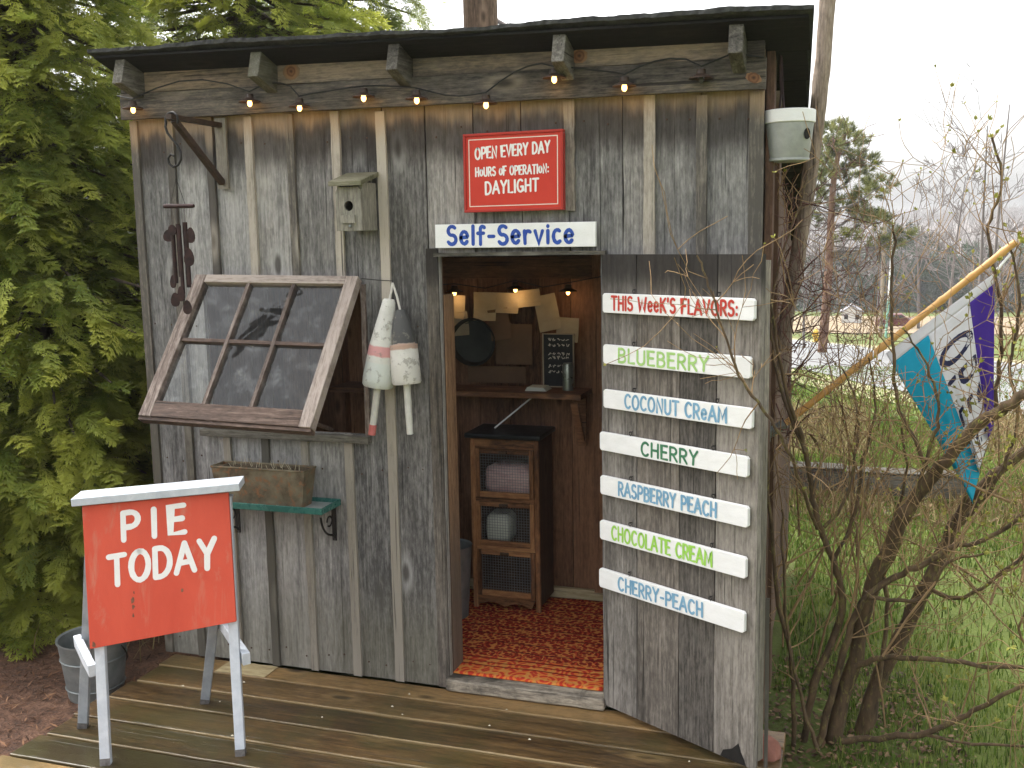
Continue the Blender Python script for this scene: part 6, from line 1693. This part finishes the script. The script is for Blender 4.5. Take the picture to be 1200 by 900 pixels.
# ------------------------------------------------------------------ background trees and roadside things
random.seed(31)
PN = thing('pine_tree', 'leaning red-barked pine with open tufted crown right of the shed', 'tree', (0.25, 24, T(.25, 24)))
tb = Tubes(8); zb = T(.25, 24)
tb.add(smooth_path([(0.30, 24, zb - .2), (0.42, 24, 0.6), (0.45, 24, 2.0), (0.52, 24, 3.2), (0.75, 24, 4.1)]), np.linspace(0.13, 0.05, 17))
tb.build('trunk', M['pinebark'], PN)
tb = Tubes(5); items = []
clumps = [(0.45, 4.0, .50), (0.15, 3.75, .45), (0.85, 3.85, .45), (1.15, 3.45, .38), (0.55, 3.45, .45), (0.0, 3.2, .42), (0.35, 2.95, .40), (-.1, 2.6, .36), (1.0, 3.2, .34), (1.55, 2.75, .34), (1.35, 2.6, .30), (0.75, 2.4, .28), (1.25, 2.05, .34), (1.55, 1.95, .30), (1.0, 2.15, .28), (2.2, 1.55, .22), (1.9, 1.4, .24), (0.9, 1.55, .22), (1.5, 1.35, .22), (-.15, 2.0, .3), (0.55, 4.25, .3)]
for (cx, cz, cr) in clumps:
    cy = 24 + random.uniform(-.9, .9); tr = 0.48
    p0 = np.array([tr, 24, cz - random.uniform(0.25, 0.6)]); p1 = np.array([cx, cy, cz - .1])
    mid = (p0 + p1) / 2 + np.array([0, 0, -.12]); tb.add(smooth_path([p0, mid, p1]), np.linspace(0.035, 0.012, 9))
    for k in range(int(46 * (cr / .4) ** 1.5)):
        v = RNG.normal(0, 1, 3); v = v / np.linalg.norm(v) * RNG.uniform(0.2, 1) ** .5; p = p1 + v * np.array([cr * 1.15, cr * 1.1, cr * .62])
        items.append((p, v + np.array([0, 0, .5]), np.array([random.gauss(0, 1), random.gauss(0, 1), 1]), random.uniform(0.16, 0.28), random.uniform(.1, .75)))
for k in range(26):
    z = random.uniform(0.3, 2.6); grow(tb, (0.45, 24, z), (random.choice((-1, 1)) * random.uniform(.5, 1), random.gauss(0, .4), random.uniform(-.2, .4)), random.uniform(.5, 1.3), 0.022, 2, 0.02, 0.6, 3, (25, 60), (.4, .6), None, 5, random, 0.006)
tb.build('limbs', M['greybark'], PN)
V, F, Rn = place_sprays('pine', items); np_obj('crown', V, F, M['pine'], Rn, False, PN)

def bare_tree(label, x, y, h, r, lean=(0, 0), nb=5, group='bare trees across the road', seed=0, depth=3, base=None):
    random.seed(seed); zb = T(x, y)
    t = thing('bare_tree', label, 'tree', (x, y, zb), group)
    tb = Tubes(5); top = np.array([x + lean[0], y + lean[1], zb + h])
    P = smooth_path([(x, y, zb - .2), (x + lean[0] * .25 + random.uniform(-.1, .1), y, zb + h * .4), top]); tb.add(P, np.linspace(r, r * .15, len(P)))
    tb.build('trunk', M['greybark'], t); tb = Tubes(3)
    for k in range(nb):
        f = random.uniform(0.25, .95); i = int(f * (len(P) - 1)); a = random.uniform(0, 6.28)
        grow(tb, P[i], (math.cos(a) * .7, math.sin(a) * .7, random.uniform(.5, 1.1)), h * random.uniform(.2, .42) * (1.15 - f * .5), r * .42 * (1.1 - f), depth, 0.12, 0.3, 4, (20, 50), (.45, .7), None, 5, random, max(0.004, y * 0.00028), .3)
    tb.build('branches', M['greybark'], t)
    return t
bare_tree('slender bare tree with forked top, right above the flag pole', 6.0, 55, 8.0, 0.12, (0.5, 0), 8, seed=3)
bare_tree('bare tree with spreading branches just left of the forked one', 4.7, 58, 6.8, 0.10, (-.5, 0), 6, seed=5, depth=2)
bare_tree('tall bare tree at the right edge, nearer than the others', 3.05, 15.5, 4.2, 0.05, (-0.05, 0), 5, seed=7, depth=2)
bare_tree('second tall bare tree at the right edge, thicker stem', 3.6, 18.5, 5.0, 0.06, (0.1, 0), 5, seed=8, depth=2)
bare_tree('small bare tree behind the white pole', 2.6, 62, 5.2, 0.09, (.2, 0), 9, seed=11)
bare_tree('bare tree low against the hill at the right', 9.0, 64, 5.4, 0.12, (.2, 0), 10, seed=13)
bare_tree('thin bare tree left of the pine trunk', -0.25, 27, 3.4, 0.05, (.25, 0), 9, seed=14)
# evergreens at the foot of the hill
random.seed(40)
def far_fir(x, y, h, rad, label):
    zb = T(x, y); t = thing('far_evergreen', label, 'tree', (x, y, zb), 'dark evergreens at the foot of the hill')
    tb = Tubes(5); tb.add([(x, y, zb - .2), (x, y, zb + h * .95)], [rad * .1, rad * .02]); tb.build('trunk', M['bark'], t)
    items = []
    for k in range(150):
        tt = 1 - math.sqrt(1 - random.random() * .98); a = random.uniform(0, 6.28); rr = rad * (1 - tt) * random.uniform(.45, 1.1)
        p = np.array([x + math.cos(a) * rr, y + math.sin(a) * rr, zb + h * (.03 + .97 * tt)])
        items.append((p, np.array([math.cos(a), math.sin(a), random.uniform(-.5, .1)]), np.array([random.gauss(0, .2), random.gauss(0, .2), 1]), rad * random.uniform(.4, .7), random.uniform(.1, .8)))
    V, F, Rn = place_sprays('pine', items); np_obj('crown', V, F, M['fir'], Rn, False, t)
spots = [(-2.0, 92, 5.5, 2.2), (0.4, 90, 6.0, 2.1), (2.4, 94, 7.0, 2.0), (4.1, 91, 8.2, 1.9), (5.3, 95, 9.0, 2.0), (6.6, 90, 7.6, 2.1), (8.2, 93, 6.6, 2.2), (9.8, 90, 6.0, 2.2), (11.6, 95, 6.6, 2.2), (13.6, 92, 5.6, 2.3), (15.8, 94, 6.4, 2.3)]
fl = ['low dark evergreen at the left end of the far row', 'second dark evergreen from the left in the far row', 'dark evergreen above the white house in the far row', 'taller narrow evergreen right of the white house', 'tallest dark evergreen of the far row', 'dark evergreen behind the white pole', 'bushy dark evergreen right of the white pole', 'broad low evergreen above the parked car', 'dark evergreen behind the flag pole', 'low evergreen behind the flag cloth', 'last dark evergreen at the right end of the far row']
for (x, y, h, r), l in zip(spots, fl): far_fir(x, y, h, r, l)
# leafless wood on the hill
random.seed(50)
def hillwood(n):
    tb = Tubes(3)
    for k in range(n):
        y = random.uniform(112, 395); x = random.uniform(-0.12, 0.30) * y; zb = T(x, y); h = random.uniform(3.0, 5.0)
        w = 0.00042 * y
        tb.add([(x, y, zb - .3), (x + random.gauss(0, .3), y, zb + h * .5), (x + random.gauss(0, .5), y, zb + h)], [w, w * .8, w * .3])
        for j in range(5):
            f = random.uniform(.3, .9); s = random.choice((-1, 1)); l = h * random.uniform(.15, .35)
            tb.add([(x, y, zb + h * f), (x + s * l * .45, y + random.gauss(0, .5), zb + h * f + l * .5), (x + s * l * .6, y, zb + h * f + l)], [w * .6, w * .45, w * .25])
    return tb
M['hilltrees'] = barkmat('far_bare_wood', (0.11, 0.092, 0.082), (0.2, 0.17, 0.15), 0.05)
tag(hillwood(3000).build('hill_wood', M['hilltrees']), 'grey-mauve leafless wood covering the far hill', 'wood', kind='stuff')

# white house far across the field
HX, HY = 1.15, 66.0; hz = T(HX, HY)
HS = thing('white_house', 'small white house with grey roof far across the field', 'house', (HX, HY, hz))
M['hwall'] = mottle('white_clapboard', (0.6, 0.6, 0.58), (0.75, 0.75, 0.73), 2, 0.7); M['hroof'] = mottle('grey_shingles', (0.15, 0.15, 0.16), (0.26, 0.26, 0.27), 2, 0.9)
m = MB(); m.box(HX - .62, HX + .62, HY, HY + 2, hz - .4, hz + .72, .5); m.prism([(-.62, .72), (.62, .72), (0, 1.12)], (HX, HY + 2, hz), (1, 0, 0), (0, 0, 1), (0, -1, 0), 2, .5); obj('wall', m, M['hwall'], HS)
m = MB(); m.prism([(-.72, .66), (0, 1.13), (.72, .66), (.72, .73), (0, 1.20), (-.72, .73)], (HX, HY + 2.1, hz), (1, 0, 0), (0, 0, 1), (0, -1, 0), 2.2, .5); obj('roof', m, M['hroof'], HS)
for x in (-.34, .34):
    m = MB(); m.box(HX + x - .12, HX + x + .12, HY - .03, HY - .005, hz + .28, hz + .58, .5); obj('window', m, M['pan'], HS)

# parked dark red car by the far side of the road
CX, CY = 3.45, 58.0; cz = T(CX, CY) + 0.03
CR = thing('parked_car', 'dark red car beyond the road, just behind the flag pole', 'car', (CX, CY, cz))
M['carpaint'] = mottle('dark_red_paint', (0.10, 0.02, 0.022), (0.14, 0.03, 0.03), 2, 0.3); M['tyre'] = mottle('tyre_rubber', (0.015, 0.015, 0.015), (0.03, 0.03, 0.03), 9, 0.8); M['carglass'] = mottle('car_glass', (0.02, 0.022, 0.025), (0.04, 0.045, 0.05), 3, 0.1)
sc = 0.62
side = [(-1.7, .35), (-1.72, .7), (-1.55, .9), (-.95, .98), (-.55, 1.4), (.55, 1.43), (1.1, 1.0), (1.65, .88), (1.75, .6), (1.7, .35)]
m = MB(); m.prism([(a * sc, b * sc) for a, b in side], (CX, CY + .5, cz), (1, 0, 0), (0, 0, 1), (0, -1, 0), 1.0, .5); obj('body', m, M['carpaint'], CR, bevel=0.04)
m = MB(); m.prism([(a * sc, b * sc) for a, b in ((-.8, 1.02), (-.5, 1.34), (.5, 1.36), (.92, 1.02))], (CX, CY - .495, cz), (1, 0, 0), (0, 0, 1), (0, -1, 0), 0.012, .5); obj('side_window', m, M['carglass'], CR)
for a in (-1.05, 1.05):
    for yy in (CY - .5, CY + .36):
        m = MB(); m.lathe([(0.33 * sc, 0), (0.33 * sc, .16)], 20, Matrix.Translation((CX + a * sc, yy + .15, cz + .33 * sc)) @ Matrix.Rotation(math.pi / 2, 4, 'X'), .5); w = obj('wheel', m, M['tyre'], CR)
        m = MB(); m.lathe([(0.18 * sc, 0.161), (0.17 * sc, .166)], 16, Matrix.Translation((CX + a * sc, yy + .15, cz + .33 * sc)) @ Matrix.Rotation(math.pi / 2, 4, 'X'), .5); obj('rim', m, M['galv'], w)
# yellow hydrant and white pole by the road
HXx, HYy = -0.12, 33.5; hz = T(HXx, HYy)
HD = thing('fire_hydrant', 'small yellow fire hydrant beyond the road', 'hydrant', (HXx, HYy, hz))
M['yellow'] = mottle('yellow_paint', (0.55, 0.33, 0.03), (0.68, 0.43, 0.05), 9, 0.5)
m = MB(); m.lathe([(0.11, 0), (0.11, .04), (0.075, .06), (0.075, .30), (0.10, .31), (0.10, .35), (0.07, .42), (0.02, .47), (0.001, .48)], 20, Matrix.Translation((HXx, HYy, hz)), .5); obj('barrel', m, M['yellow'], HD, smooth=True)
m = MB(); m.tube([(HXx - .12, HYy, hz + .24), (HXx + .12, HYy, hz + .24)], 0.04, 12); m.tube([(HXx, HYy - .12, hz + .22), (HXx, HYy, hz + .22)], 0.05, 12); obj('nozzles', m, M['yellow'], HD)
PX, PY = 2.43, 40.0; pz = T(PX, PY)
WP = thing('white_pole', 'thin white pole with pale green foot standing beyond the road', 'pole', (PX, PY, pz))
M['palegreen'] = mottle('pale_green_paint', (0.2, 0.42, 0.34), (0.3, 0.52, 0.43), 4, 0.5)
m = MB(); m.tube([(PX, PY, pz + 1.5), (PX + .10, PY, 2.05)], 0.045, 10, .5); obj('shaft', m, M['paint_white'], WP, smooth=True)
m = MB(); m.tube([(PX - .06, PY, pz - .1), (PX, PY, pz + 1.5)], 0.05, 10, .5); obj('foot', m, M['palegreen'], WP, smooth=True)
m = MB(); m.tube([(PX - .22, PY + 1, pz - .1), (PX - .20, PY + 1, 1.6), (PX - .19, PY + 1, 2.2)], 0.075, 8, .5); tag(obj('utility_pole', m, M['pole']), 'tan wooden utility pole just left of the white pole', 'pole')

# ------------------------------------------------------------------ haze
def haze():
    m = MB(); m.box(-330, 330, -30, 490, -12, 11.5, .5)
    t = NT('thin_haze'); t.n.remove(t.b)
    v = t.new('ShaderNodeVolumePrincipled'); v.inputs['Color'].default_value = (0.95, 0.96, 0.97, 1); v.inputs['Density'].default_value = 0.0009
    v.inputs['Anisotropy'].default_value = 0.2
    t.k(v.outputs[0], t.out.inputs['Volume'])
    o = obj('haze', m, t.m); o['kind'] = 'stuff'; tag(o, 'thin damp haze over the valley', 'haze')
HAZE = True
if HAZE: haze()
